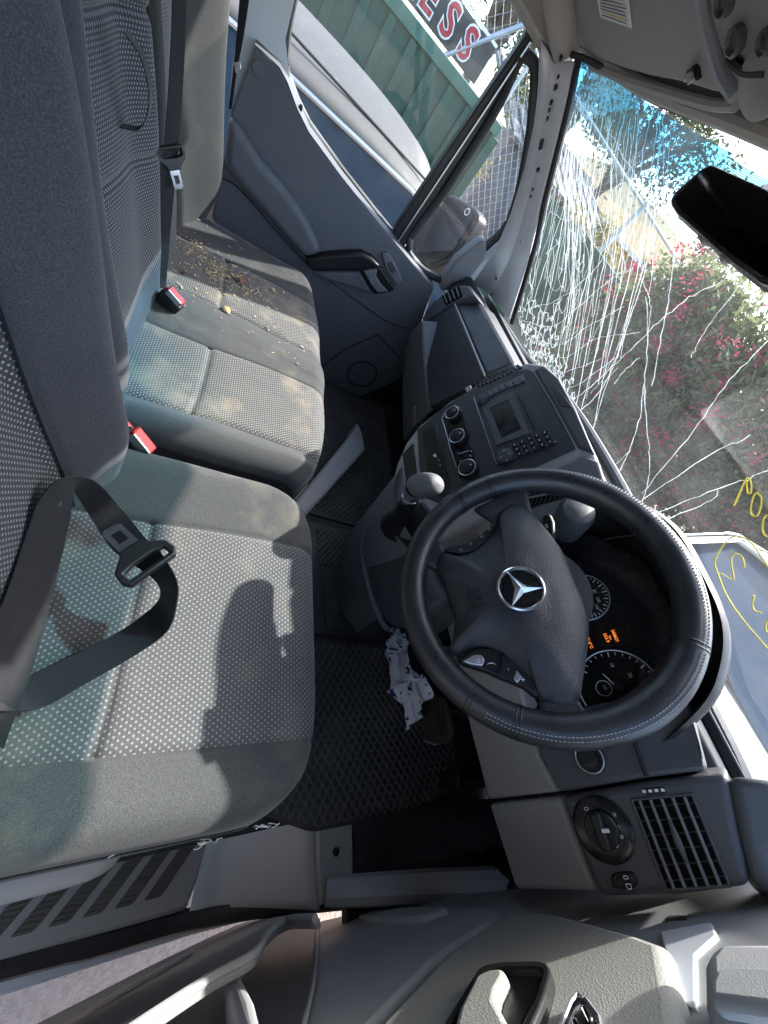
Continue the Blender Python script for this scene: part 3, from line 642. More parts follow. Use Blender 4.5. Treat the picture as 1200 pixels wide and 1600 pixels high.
# ---- centre stack
nST = V((0, -1, .35)).normalized(); upST = V((0, .35, 1)).normalized()
slab('stack_frame', [(0.11,0.506,0.333),(0.062,0.513,0.35),(-0.013,0.526,0.387),(-0.058,0.537,0.419),(-0.089,0.552,0.464),(-0.109,0.581,0.546),(-0.112,0.607,0.619),(-0.095,0.645,0.728),(-0.062,0.654,0.755),(-0.004,0.658,0.766),(0.203,0.654,0.754),(0.22,0.653,0.752),(0.229,0.641,0.716),(0.23,0.599,0.598),(0.24,0.553,0.465),(0.221,0.523,0.38)], .26, 'grey', da, bevel=.010, seg=4)
slab('stack_face', [(-0.076,0.55,0.456),(-0.097,0.574,0.526),(-0.106,0.601,0.602),(-0.074,0.643,0.722),(-0.056,0.646,0.73),(0.047,0.646,0.733),(0.173,0.646,0.732),(0.172,0.614,0.64),(0.173,0.578,0.537),(0.165,0.556,0.474),(0.124,0.543,0.437),(0.036,0.544,0.44)], .01, 'dash', da, bevel=.003, lift=.003, seg=3)
cap = slab('stack_cap', [(-0.056,0.646,0.733),(-0.054,0.654,0.753),(0,0.657,0.764),(0.09,0.657,0.762),(0.201,0.653,0.753),(0.173,0.647,0.735),(0.053,0.647,0.735)], .02, 'dashmid', da, bevel=.006, lift=.006, seg=4)
slab('cap_lid', [(0.01,0.65,0.743),(0.014,0.653,0.751),(0.07,0.655,0.757),(0.086,0.655,0.758),(0.071,0.65,0.743)], .004, 'dash', cap, bevel=.001, lift=.008)
# edge vent on the passenger flank of the stack
s0, s1 = V((-0.113,0.601,0.616)), V((-0.094,0.636,0.716))
for i in range(11):
    a, b = s0.lerp(s1, i/11), s0.lerp(s1, (i+.62)/11); d_ = V((.015, 0, 0))+upST*.004
    slab('vent_slot', [a, b, b+d_, a+d_], .004, 'black', da, bevel=0, lift=.0015)
slab('vent_switch', [(-0.119,0.594,0.593),(-0.117,0.599,0.607),(-0.103,0.599,0.606),(-0.102,0.595,0.594)], .003, 'grey', da, bevel=.0008)
# driver-side centre vent
vf = slab('vent_surround', [(0.24,0.596,0.589),(0.195,0.627,0.677),(0.192,0.648,0.737),(0.217,0.653,0.753),(0.267,0.651,0.745),(0.291,0.631,0.688),(0.28,0.602,0.606)], .05, 'grey2', da, bevel=.006, lift=.004, seg=3)
vq = [(0.25,0.599,0.614),(0.26,0.624,0.688),(0.225,0.634,0.715),(0.185,0.618,0.67)]
vent(da, [vq[0], vq[1], vq[2], vq[3]], nST, 2, 9, tab=False)
# radio
ra = slab('radio', [(-0.071,0.601,0.604),(-0.056,0.639,0.711),(0.141,0.639,0.711),(0.131,0.6,0.599)], .01, 'dash', da, bevel=.002, lift=.006)
tube('radio_trim', [V(q)+nST*.007 for q in ((-0.056,0.639,0.711), (-0.071,0.601,0.604), (0.132,0.6,0.599), (0.142,0.639,0.71))], .0009, 'silver', ra, seg=5)
frame('screen_bezel', [(-0.035,0.604,0.612),(-0.028,0.628,0.679),(0.097,0.627,0.676),(0.087,0.604,0.612)], [(-0.016,0.609,0.626),(-0.011,0.623,0.666),(0.078,0.623,0.665),(0.076,0.609,0.625)], .003, 'dashmid', ra, bevel=.001, lift=.009)
slab('screen', [(-0.017,0.609,0.625),(-0.011,0.623,0.666),(0.078,0.623,0.665),(0.076,0.609,0.625)], .002, 'gloss', ra, bevel=0, lift=.0072)
tube('disc_slot', [(-0.011,0.623,0.688),(0.091,0.623,0.689)], .0018, 'black', ra, seg=6, flat_=.6)
lathe('volume_knob', (-0.051,0.601,0.622), nST, [(.0135, 0), (.0135, .008), (.012, .0095), (.009, .009), (.008, .011), (.003, .012)], 'dashmid', ra, seg=26)
for p in ((-0.055,0.615,0.644), (-0.054,0.62,0.658), (-0.053,0.625,0.672), (-0.049,0.63,0.687), (-0.046,0.635,0.7)):
    for dv in (-.0055, .0055): box('radio_button', V(p)+nST*.0075+upST*dv, (.0125, .0095, .006), 'grey2', ra, .0015, Matrix((V((1, 0, 0)), upST, nST)).transposed())
lathe('navigation_pad', (0.12,0.601,0.621), nST, [(.0165, 0), (.0165, .003), (.015, .004), (.005, .004), (.0045, .005)], 'dashmid', ra, seg=28)
for p in ((0.122,0.593,0.615), (0.124,0.599,0.632), (0.135,0.596,0.623), (0.11,0.596,0.625)): lathe('pad_dot', p, nST, [(.0009, -.002), (.0009, 0)], 'white', ra, seg=8)
k0, k1, k2 = V((0.107,0.615,0.643)), V((0.112,0.635,0.699)), V((0.128,0.615,0.644))
for i in range(5):
    for j in range(3):
        c = k0.lerp(k1, i/4)+(k2-k0)*(j*.62)
        kb = box('key', c+nST*.007, (.0085, .0105, .004), 'black', ra, .001, Matrix((V((1, 0, 0)), upST, nST)).transposed())
        box('key_print', c+nST*.0093, (.004, .0012, .0002), 'white', ra, 0, Matrix((V((1, 0, 0)), upST, nST)).transposed())
# climate
cp = slab('climate_panel', [V(q) for q in [(-0.062,0.573,0.522),(-0.082,0.578,0.536),(-0.082,0.586,0.559),(-0.066,0.59,0.571),(-0.051,0.59,0.571),(0.001,0.588,0.565),(0.026,0.589,0.569),(0.04,0.586,0.561),(0.059,0.587,0.564),(0.093,0.587,0.562),(0.117,0.588,0.565),(0.134,0.586,0.559),(0.136,0.578,0.537),(0.119,0.572,0.521),(0.09,0.573,0.522),(0.03,0.572,0.521),(-0.001,0.573,0.522),(-0.039,0.573,0.523)]], .006, 'gloss', da, bevel=.0015, lift=.0055)
tube('climate_trim', [V(q)+nST*.006 for q in ((-0.051,0.59,0.571), (-0.082,0.586,0.559), (-0.082,0.578,0.536), (-0.062,0.573,0.522), (-0.039,0.573,0.523), (-0.001,0.573,0.522), (0.03,0.572,0.521), (0.09,0.573,0.522))], .0008, 'silver', cp, seg=5)
for p, r_ in (((-0.053,0.577,0.552), .0175), ((0.019,0.575,0.547), .0195), ((0.112,0.575,0.547), .0205)):
    kn = lathe('climate_knob', p, nST, [(r_, 0), (r_*.97, .010), (r_*.9, .012), (r_*.72, .010), (r_*.66, .013), (r_*.3, .0145)], 'black', cp, seg=32)
    ring('knob_ring', V(p)+nST*.0115, nST, r_*.92, .0011, 'silver', cp, seg=36)
    box('knob_mark', V(p)+nST*.014+upST*r_*.45, (.0012, .006, .0006), 'white', cp, 0, Matrix((V((1, 0, 0)), upST, nST)).transposed())
for i in range(5): box('climate_mark', V((0.061,0.571,0.539)).lerp(V((0.064,0.578,0.557)), i/4), (.0012, .004, .0005), 'white', cp, 0, Matrix((V((1, 0, 0)), upST, nST)).transposed())
for p in ((0.058,0.57,0.537), (0.08,0.578,0.559), (0.08,0.57,0.536), (0.069,0.58,0.563)): box('climate_light', p, (.003, .003, .0006), 'white', cp, 0)
# hazard strip and cubby
hz = slab('switch_strip', [(-0.06,0.553,0.467),(-0.071,0.565,0.5),(-0.057,0.568,0.507),(0.127,0.564,0.499),(0.141,0.562,0.492),(0.144,0.555,0.472),(0.124,0.552,0.462),(0.056,0.55,0.457)], .006, 'black', da, bevel=.003, lift=.005)
slab('strip_window', [(-0.053,0.557,0.476),(-0.06,0.564,0.496),(-0.048,0.566,0.502),(0.126,0.562,0.491),(0.131,0.556,0.475),(0.052,0.553,0.466)], .002, flat('strip_brown', (.018, .015, .014), .3), hz, bevel=.001, lift=.0065)
text('hazard_triangle', '\u25B3', V((0.033,0.552,0.486)), (1, 0, 0), upST, .012, 'red', hz)
tri = [V((0.03,0.55,0.482)), V((0.028,0.553,0.49)), V((0.041,0.553,0.489))]
slab('hazard_mark', tri, .0005, 'white', hz, bevel=0)
for p in ((0.05,0.554,0.492), (0.066,0.554,0.493)): box('strip_mark', p, (.005, .004, .0004), 'grey', hz, 0, Matrix((V((1, 0, 0)), upST, nST)).transposed())
slab('cubby', [(-0.024,0.531,0.404),(-0.042,0.544,0.439),(0.041,0.541,0.432),(0.052,0.54,0.428),(0.069,0.529,0.398)], .004, 'black', da, bevel=.001, lift=.003)
tube('cubby_trim', [(-0.02,0.528,0.407),(0.073,0.526,0.401)], .0016, 'grey', da, seg=6)
# gear lever surround and lower console
slab('lever_surround', [(0.108,0.51,0.343),(0.104,0.52,0.372),(0.114,0.53,0.4),(0.139,0.542,0.434),(0.176,0.545,0.444),(0.24,0.53,0.401),(0.236,0.522,0.378),(0.191,0.515,0.357)], .02, 'black', da, bevel=.004, lift=.010)
tube('surround_trim', [V(q)+nST*.012 for q in ((0.109,0.521,0.374), (0.109,0.51,0.343), (0.187,0.514,0.355), (0.233,0.522,0.378))], .0025, 'grey2', da, seg=6)
grid('lower_console', lambda u, v: V((-.03+.32*u+.05*v*math.sin(math.pi*u), .60-.115*math.sin(math.pi*(.12+.8*u))*(1-.25*v)+.05*v, .40-.40*v)), 18, 12, 'grey2', da)
slab('console_side', [(0.077,0.53,0.31),(0.105,0.53,0.213),(0.169,0.53,0.199),(0.271,0.53,0.217),(0.353,0.53,0.248),(0.391,0.53,0.328),(0.368,0.53,0.431),(0.235,0.53,0.391),(0.174,0.53,0.337)], .10, 'dashmid', da, bevel=.018, seg=4)
tube('console_edge', bez([(0.076,0.528,0.313),(0.105,0.528,0.219),(0.17,0.528,0.199),(0.275,0.528,0.216),(0.356,0.528,0.25),(0.382,0.528,0.295)], 5), .006, 'grey2', da, seg=8)
# ---- passenger side
slab('glovebox_lower', [(-0.621,0.662,0.496),(-0.499,0.69,0.44),(-0.366,0.715,0.391),(-0.417,0.756,0.307),(-0.416,0.806,0.208),(-0.468,0.851,0.117),(-0.662,0.793,0.234),(-0.75,0.748,0.324),(-0.717,0.703,0.413)], .06, 'grey2', da, bevel=.008, seg=3)
slab('glovebox_lid', [(-0.676,0.706,0.467),(-0.623,0.722,0.594),(-0.252,0.722,0.594),(-0.299,0.699,0.402),(-0.483,0.702,0.432)], .05, 'dash', da, bevel=.005, seg=3)
slab('upper_lid', [(-0.631,0.729,0.596),(-0.629,0.755,0.644),(-0.571,0.763,0.658),(-0.254,0.767,0.665),(-0.258,0.728,0.595)], .05, 'dash', da, bevel=.009, seg=4)
slab('upper_lid_edge', [*[(-0.571,0.763,0.658),(-0.254,0.767,0.665)], (-.28, .86, .655), (-.62, .86, .65)], .04, 'dash', da, bevel=.008, seg=3)
tube('lid_gap', [(-0.621,0.721,0.597),(-0.253,0.721,0.595)], .003, 'grey', da, seg=6)
ec = slab('end_cap', [(-0.713,0.707,0.47),(-0.737,0.714,0.529),(-0.723,0.719,0.572),(-0.682,0.727,0.638),(-0.643,0.73,0.661),(-0.578,0.73,0.663),(-0.628,0.722,0.596),(-0.682,0.707,0.472)], .06, 'dashmid', da, bevel=.006, seg=3)
vq = [(-0.717,0.716,0.568),(-0.677,0.723,0.632),(-0.624,0.723,0.629),(-0.658,0.716,0.568)]
vent(da, [vq[0], vq[3], vq[2], vq[1]], V((0, -1, .12)).normalized(), 4, 0, tab=False)
slab('notch_highlight', [(-0.462,0.771,0.27),(-0.442,0.755,0.302),(-0.381,0.77,0.271),(-0.405,0.789,0.233)], .004, 'silver', da, bevel=.001)  # bright slab painting the highlight in the notch of the lower panel
slab('glovebox_handle', [(-0.428,0.749,0.315),(-0.353,0.707,0.398),(-0.295,0.706,0.402),(-0.356,0.756,0.302),(-0.377,0.77,0.274)], .01, 'grey2', da, bevel=.003)
# ================================================================== gear lever
gl = thing('gear_lever', 'short gear lever with pale worn knob rising from the console', 'gear lever', (0.16,0.52,0.358))
pth = bez([(0.16,0.52,0.358), (0.164,0.495,0.407), (0.167,0.475,0.448), (0.169,0.465,0.476)], 5)
tube('boot', pth, [.042, .038, .034, .029, .026, .024, .022, .021, .020, .0185, .0175, .017, .0165, .016, .0155, .015], 'black', gl, seg=16)
kp = bez([(0.171,0.468,0.456), (0.169,0.458,0.483), (0.176,0.45,0.51), (0.192,0.443,0.537), (0.206,0.44,0.557), (0.211,0.44,0.566)], 5)
kr = [.014, .0145, .015, .0165, .018, .020, .022, .0235, .0245, .0255, .0262, .0265, .0266, .0266, .0264, .026, .0255, .025, .024, .023, .0215, .0195, .017, .013, .008, .002]
tube('knob', kp, kr[:len(kp)], 'grey2', gl, seg=20, flat_=.82)
ring('knob_collar', kp[2], kp[3]-kp[1], .0155, .0016, 'silver', gl, seg=24)
# ================================================================== steering wheel
tl = rad(41.5); eX = V((1, 0, 0)); eY = V((0, math.sin(tl), math.cos(tl))); eN = V((0, -math.cos(tl), math.sin(tl))); WC = V((.43, .492, .65))
dl = rad(-10); wx = eX*math.cos(dl)+eY*math.sin(dl); wy = -eX*math.sin(dl)+eY*math.cos(dl)
sw = thing('steering_wheel', 'black leather four-spoke steering wheel with a silver star emblem', 'steering wheel', WC)
RM, rm = .1775, .0195
def rimpt(a, b, k=1.): return WC+(wx*math.cos(a)+wy*math.sin(a))*(RM+rm*k*math.cos(b))+eN*rm*1.05*k*math.sin(b)
def rimk(a):  # thicker grips at ten and two
    return 1+.10*math.exp(-((a-rad(35))/.35)**2)+.10*math.exp(-((a-rad(145))/.35)**2)
nu, nb = 96, 18
mesh('rim', [rimpt(2*math.pi*i/nu, 2*math.pi*j/nb, rimk(2*math.pi*i/nu)) for i in range(nu) for j in range(nb)],
     [[i*nb+j, ((i+1) % nu)*nb+j, ((i+1) % nu)*nb+(j+1) % nb, i*nb+(j+1) % nb] for i in range(nu) for j in range(nb)], 'leather', sw, angle=80)
for ad in (62, 118, 197, 215, 325, 343):
    for dd in (-.9, .9):
        a = rad(ad+dd); tube('seam', [rimpt(a, b, rimk(a)*1.01) for b in [math.pi*2*i/24 for i in range(24)]], .0007, 'black', sw, seg=5, closed=True)
def stitch(a0, a1, b0, b1):
    vs, fs = [], []; n = int(abs(a1-a0)/360*2*math.pi*RM/.0042)
    for i in range(n):
        t = i/n; t2 = (i+.6)/n; f = lambda t: rimpt(rad(a0+(a1-a0)*t), rad(b0+(b1-b0)*t), rimk(rad(a0+(a1-a0)*t))*1.015)
        tubegeo([f(t), f(t2)], .0006, 4, vs=vs, fs=fs)
    mesh('stitching', vs, fs, 'grey', sw, kind='stuff')
for a0, a1 in ((-28, 60), (120, 208), (62, 118)):
    stitch(a0, a1, 70, 70); stitch(a0, a1, 56, 56)
def dome(name, out, h, mat, parent, rings=9, skirt=.03, pw=2.6, lift=0.):
    c = sum((V(q) for q in out), V())/len(out); k = len(out); vs = [c+eN*(h+lift)]; fs = []
    for r in range(1, rings+1):
        s = r/rings
        for q in out: vs.append(c+(V(q)-c)*s+eN*(lift+h*(1-s**pw)))
    for q in out: vs.append(c+(V(q)-c)*.995+eN*(lift-skirt))
    for j in range(k): fs.append([0, 1+j, 1+(j+1) % k])
    for r in range(rings):
        for j in range(k): fs.append([1+r*k+j, 1+r*k+(j+1) % k, 1+(r+1)*k+(j+1) % k, 1+(r+1)*k+j])
    return mesh(name, vs, fs, mat, parent, angle=60)
hub = [V(q) for q in [(0.311,0.501,0.666),(0.331,0.506,0.672),(0.351,0.51,0.677),(0.372,0.514,0.681),(0.393,0.517,0.684),(0.418,0.518,0.685),(0.447,0.517,0.685),(0.473,0.517,0.684),(0.501,0.511,0.678),(0.53,0.501,0.667),(0.554,0.492,0.656),(0.573,0.484,0.647),(0.571,0.469,0.631),(0.566,0.458,0.617),(0.553,0.457,0.617),(0.541,0.453,0.612),(0.528,0.447,0.605),(0.513,0.439,0.596),(0.5,0.428,0.583),(0.497,0.414,0.568),(0.501,0.404,0.556),(0.494,0.396,0.548),(0.483,0.402,0.554),(0.467,0.406,0.559),(0.45,0.408,0.561),(0.426,0.406,0.559),(0.396,0.405,0.558),(0.382,0.402,0.555),(0.362,0.407,0.56),(0.357,0.413,0.566),(0.366,0.423,0.578),(0.366,0.436,0.593),(0.356,0.45,0.609),(0.342,0.463,0.623),(0.327,0.471,0.632),(0.312,0.475,0.637),(0.303,0.49,0.653)]]
hb = dome('airbag_cover', [sum(hub, V())/len(hub)+(q-sum(hub, V())/len(hub))*1.035 for q in bez(hub, 3, True)], .024, 'airbag', sw, rings=14, skirt=.035, lift=.002, pw=3.6)
dome('column_boss', [WC+wx*.075*math.cos(2*math.pi*i/24)+wy*.075*math.sin(2*math.pi*i/24)-eN*.03 for i in range(24)], .01, 'black', sw, skirt=.07)
for q in ([(0.286,0.454,0.607),(0.277,0.477,0.632),(0.266,0.5,0.66),(0.264,0.517,0.679),(0.287,0.514,0.674),(0.329,0.51,0.67),(0.317,0.498,0.657),(0.298,0.493,0.651),(0.308,0.48,0.636),(0.329,0.472,0.628),(0.312,0.467,0.622)], [(0.564,0.459,0.613),(0.571,0.489,0.646),(0.579,0.491,0.648),(0.593,0.492,0.65),(0.595,0.478,0.634),(0.589,0.457,0.61),(0.58,0.452,0.604),(0.575,0.459,0.613)],
          [(0.348,0.387,0.531),(0.327,0.411,0.559),(0.339,0.415,0.563),(0.356,0.416,0.565),(0.368,0.409,0.557),(0.384,0.406,0.553),(0.371,0.397,0.543),(0.365,0.387,0.531)], [(0.485,0.384,0.527),(0.488,0.4,0.546),(0.501,0.406,0.552),(0.516,0.407,0.553),(0.522,0.4,0.546),(0.53,0.394,0.54),(0.519,0.388,0.533),(0.503,0.387,0.531)]):
    slab('spoke', q, .016, 'airbag', sw, bevel=.007, seg=3, lift=.004)
pod = slab('button_pod', [(0.352,0.41,0.566),(0.363,0.423,0.581),(0.363,0.438,0.598),(0.349,0.457,0.62),(0.33,0.469,0.633),(0.312,0.471,0.636),(0.324,0.464,0.628),(0.339,0.449,0.61),(0.348,0.433,0.592),(0.348,0.415,0.572)], .02, 'black', sw, bevel=.003, seg=2, lift=.004)
for s, p in (('o', (0.335,0.454,0.626)), ('a', (0.345,0.445,0.616)), ('=', (0.353,0.432,0.601)), ('=', (0.359,0.421,0.588))): text('button_symbol', s, p, wx, wy, .009, 'grey', pod)
pod2 = slab('button_pod', [(0.509,0.401,0.556),(0.501,0.413,0.569),(0.499,0.421,0.579),(0.503,0.431,0.59),(0.511,0.439,0.6),(0.524,0.449,0.611),(0.538,0.455,0.617),(0.551,0.457,0.62),(0.566,0.455,0.618),(0.565,0.452,0.613),(0.555,0.447,0.608),(0.539,0.43,0.588),(0.528,0.419,0.576),(0.516,0.402,0.558)], .02, 'black', sw, bevel=.003, seg=2, lift=.004)
slab('silver_key', [(0.513,0.398,0.563),(0.508,0.409,0.575),(0.509,0.415,0.582),(0.516,0.417,0.584),(0.523,0.414,0.58),(0.519,0.405,0.57)], .004, 'silver', pod2, bevel=.0018, seg=3)
slab('silver_key', [(0.543,0.435,0.605),(0.534,0.44,0.61),(0.543,0.442,0.613),(0.549,0.437,0.607)], .004, 'silver', pod2, bevel=.0015, seg=3)
for s, p in (('o', (0.517,0.409,0.581)), ('(', (0.522,0.421,0.59)), ('-', (0.532,0.433,0.604)), ('+', (0.546,0.441,0.613))): text('button_symbol', s, p, wx, wy, .010, 'white', pod2)
tube('pod_gap', [V(q) for q in [(0.512,0.432,0.601),(0.539,0.424,0.592)]], .0014, 'gloss', pod2, seg=5)
# emblem
ec_ = V((0.442,0.445,0.648))
em = lathe('emblem', ec_, eN, [(.030, -.012), (.030, .0), (.027, .001)], 'gloss', sw, seg=40)
ring('emblem_ring', ec_+eN*.002, eN, .0285, .0026, 'chrome', em, seg=48)
vs, fs = [], []
for k in range(3):
    a = math.pi/2+2*math.pi*k/3; d = wx*math.cos(a)+wy*math.sin(a); s_ = -wx*math.sin(a)+wy*math.cos(a); b0 = len(vs)
    i0 = ec_+eN*.006; l_ = ec_+d*.0035+s_*.006+eN*.001; r_ = ec_+d*.0035-s_*.006+eN*.001; t_ = ec_+d*.0275+eN*.0022
    vs += [i0, l_, t_, r_]; fs += [[b0, b0+1, b0+2], [b0, b0+2, b0+3]]
mesh('emblem_star', vs, fs, 'chrome', em, smooth=False)
text('airbag_lettering', 'SRS', (0.441,0.412,0.601), wx, wy, .021, 'black', sw, ext=.0015)
text('airbag_lettering', 'AIRBAG', (0.441,0.406,0.592), wx, wy, .0105, 'black', sw, ext=.0015)
# ================================================================== passenger door
pane = glass('side_glass', (.93, .95, .95), .010, 14, .06)
pd = thing('passenger_door', 'closed grey passenger door with window, quarter glass and black pull handle', 'door', (-.83, .4, -.2))
belt = [V(q) for q in [(-0.8,-0.01,0.724),(-0.8,0.05,0.724),(-0.8,0.075,0.713),(-0.8,0.115,0.685),(-0.8,0.159,0.663),(-0.8,0.276,0.633),(-0.8,0.422,0.603),(-0.8,0.562,0.577),(-0.8,0.72,0.548)]]
slab('door_panel', belt+[V(q) for q in [(-0.8,0.744,0.486),(-0.8,0.784,0.39),(-0.8,0.837,0.287),(-0.8,0.853,0.165),(-0.8,0.752,-0.005),(-0.8,0.585,-0.061),(-0.8,0.33,0.106),(-0.8,0.134,0.247),(-0.8,0.008,0.333),(-0.8,0,0.453),(-0.8,-0.018,0.591)]], .05, 'door', pd, bevel=.006)
led = [q+V((-.065, 0, .012)) for q in belt]; k = len(belt)
mesh('window_ledge', belt+led+[q+V((-.065, 0, -.03)) for q in belt], [[i, i+1, k+i+1, k+i] for i in range(k-1)]+[[k+i, k+i+1, 2*k+i+1, 2*k+i] for i in range(k-1)], 'door', pd)
slab('armrest', [(-0.765,-0.02,0.584),(-0.765,0.014,0.575),(-0.765,0.082,0.544),(-0.765,0.163,0.525),(-0.765,0.239,0.493),(-0.765,0.319,0.439),(-0.765,0.281,0.394),(-0.765,0.184,0.422),(-0.765,0.054,0.462),(-0.765,-0.002,0.482)], .06, 'door', pd, bevel=.024, seg=5)
0 and slab('upper_pad', [V(q) for q in [(-0.785,-0.005,0.63),(-0.785,-0.001,0.702),(-0.785,0.06,0.702),(-0.785,0.142,0.649),(-0.785,0.261,0.61),(-0.785,0.388,0.585),(-0.785,0.389,0.491),(-0.785,0.316,0.453),(-0.785,0.208,0.515),(-0.785,0.083,0.547)]], .03, 'door', pd, bevel=.012, seg=4)
pk = slab('pull_grip', [(-0.765,0.28,0.395),(-0.765,0.349,0.456),(-0.765,0.424,0.51),(-0.765,0.462,0.517),(-0.765,0.498,0.511),(-0.765,0.445,0.459),(-0.765,0.315,0.377)], .04, 'black', pd, bevel=.008, seg=3)
slab('pocket_face', [(-0.778,0.322,0.368),(-0.778,0.454,0.456),(-0.778,0.536,0.421),(-0.778,0.437,0.393),(-0.778,0.384,0.374)], .03, 'door', pd, bevel=.008, seg=3)
hr = slab('handle_recess', [(-0.775,0.451,0.463),(-0.775,0.499,0.508),(-0.775,0.574,0.484),(-0.775,0.592,0.472),(-0.775,0.54,0.423),(-0.775,0.521,0.427)], .02, 'black', pd, bevel=.005, seg=3, r=.01)
slab('handle_lever', [(-0.768,0.459,0.469),(-0.768,0.495,0.497),(-0.768,0.506,0.478),(-0.768,0.533,0.466),(-0.768,0.571,0.46),(-0.768,0.541,0.436),(-0.768,0.511,0.444)], .012, 'grey2', hr, bevel=.004, seg=3)
sp_ = slab('switch_pod', [(-0.79,0.486,0.539),(-0.79,0.502,0.554),(-0.79,0.562,0.532),(-0.79,0.602,0.508),(-0.79,0.592,0.487),(-0.79,0.534,0.504)], .012, 'grey2', pd, bevel=.004, r=.008)
slab('window_switch', [(-0.785,0.521,0.527),(-0.785,0.533,0.54),(-0.785,0.562,0.525),(-0.785,0.554,0.51)], .006, 'dashmid', sp_, bevel=.002)
ring('speaker_rim', V((-0.797,0.695,0.112)), (1, 0, 0), .062, .003, 'black', pd, seg=36)
tube('panel_seam', [(-0.798,0.526,0.047),(-0.798,0.571,0.178),(-0.798,0.646,0.296),(-0.798,0.789,0.26)], .0025, 'black', pd, seg=6)
tube('panel_seam', bez([(-0.798,0.001,0.444),(-0.798,0.058,0.445),(-0.798,0.191,0.404),(-0.798,0.3,0.376),(-0.798,0.401,0.369),(-0.798,0.632,0.358),(-0.798,0.742,0.381)], 4), .002, 'black', pd, seg=6)
lathe('panel_plug', (-0.798,0.013,0.694), (1, 0, 0), [(.016, 0), (.015, .002), (.013, .002)], 'door', pd, seg=22)
slab('lock_button', [(-0.815,0.117,0.694),(-0.815,0.126,0.696),(-0.815,0.129,0.683),(-0.815,0.12,0.679)], .01, 'black', pd, bevel=.003)
# window rubbers, divider, frame
tube('window_rubber', bez([(-0.845,0.027,0.865),(-0.845,0.032,0.826),(-0.845,0.042,0.772),(-0.845,0.063,0.72),(-0.845,0.087,0.697),(-0.845,0.131,0.672),(-0.845,0.2,0.651),(-0.845,0.349,0.619),(-0.845,0.523,0.582)], 5), .013, 'rubber', pd, seg=8)
tube('window_rubber', bez([(-0.845,0.523,0.582),(-0.845,0.532,0.645),(-0.845,0.53,0.828),(-0.845,0.529,1.003),(-0.845,0.525,1.12),(-0.845,0.514,1.148),(-0.845,0.493,1.167),(-0.845,0.456,1.178)], 5), .011, 'rubber', pd, seg=8)
slab('window_divider', [(-0.835,0.502,0.582),(-0.835,0.496,0.621),(-0.835,0.517,1.131),(-0.835,0.543,1.128),(-0.835,0.556,0.586),(-0.835,0.545,0.565)], .03, 'black', pd, bevel=.004)
tube('divider_trim', [(-0.83,0.526,0.589),(-0.83,0.535,1.115)], .0022, 'silver', pd, seg=6)
qo = [(-0.84,0.573,0.581),(-0.84,0.566,0.791),(-0.84,0.561,0.974),(-0.84,0.545,1.053),(-0.84,0.538,1.083),(-0.84,0.554,1.099),(-0.84,0.585,1.097),(-0.84,0.626,1.065),(-0.84,0.687,1.007),(-0.84,0.777,0.895),(-0.84,0.811,0.808),(-0.84,0.778,0.689),(-0.84,0.766,0.587)]
tube('quarter_rubber', bez([V(q) for q in qo], 4, True), .014, 'rubber', pd, seg=8, closed=True)
slab('quarter_glass', qo, .004, pane, pd, bevel=0)
slab('window_glass', [(-0.848,0.02,0.879),(-0.848,0.032,0.826),(-0.848,0.042,0.772),(-0.848,0.063,0.719),(-0.848,0.087,0.696),(-0.848,0.132,0.671),(-0.848,0.2,0.65),(-0.848,0.35,0.618),(-0.848,0.524,0.581),(-0.848,0.533,0.645),(-0.848,0.531,0.828),(-0.848,0.53,1.003),(-0.848,0.526,1.12),(-0.848,0.516,1.149),(-0.848,0.494,1.167),(-0.848,0.443,1.189)], .004, pane, pd, bevel=0)
a_ = [(-0.838,0.449,1.194),(-0.838,0.499,1.167),(-0.838,0.555,1.136),(-0.838,0.61,1.097),(-0.838,0.673,1.046),(-0.838,0.753,0.957),(-0.838,0.797,0.879),(-0.838,0.82,0.785),(-0.838,0.791,0.676),(-0.838,0.778,0.574)]; b_ = [(-0.825,0.469,1.209),(-0.825,0.518,1.181),(-0.825,0.572,1.149),(-0.825,0.623,1.108),(-0.825,0.688,1.052),(-0.825,0.763,0.968),(-0.825,0.816,0.876),(-0.825,0.844,0.784),(-0.825,0.839,0.682),(-0.825,0.821,0.582)]
mesh('frame_metal', [*a_, *b_], [[i, i+1, 11+i, 10+i] for i in range(9)], 'paint', pd).modifiers.new('t', 'SOLIDIFY').thickness = .02
tube('door_seal', bez([(-0.812,0.47,1.21),(-0.812,0.521,1.184),(-0.812,0.564,1.158),(-0.812,0.618,1.114),(-0.812,0.682,1.058),(-0.812,0.749,0.981),(-0.812,0.82,0.878),(-0.812,0.856,0.781),(-0.812,0.855,0.681),(-0.812,0.833,0.586)], 4), .012, 'rubber', pd, seg=8)
slab('mirror_sail', [(-0.805,0.751,0.75),(-0.805,0.769,0.762),(-0.805,0.809,0.722),(-0.805,0.81,0.622),(-0.805,0.778,0.574),(-0.805,0.747,0.554),(-0.805,0.728,0.592),(-0.805,0.725,0.665)], .05, 'grey2', pd, bevel=.008, seg=3)
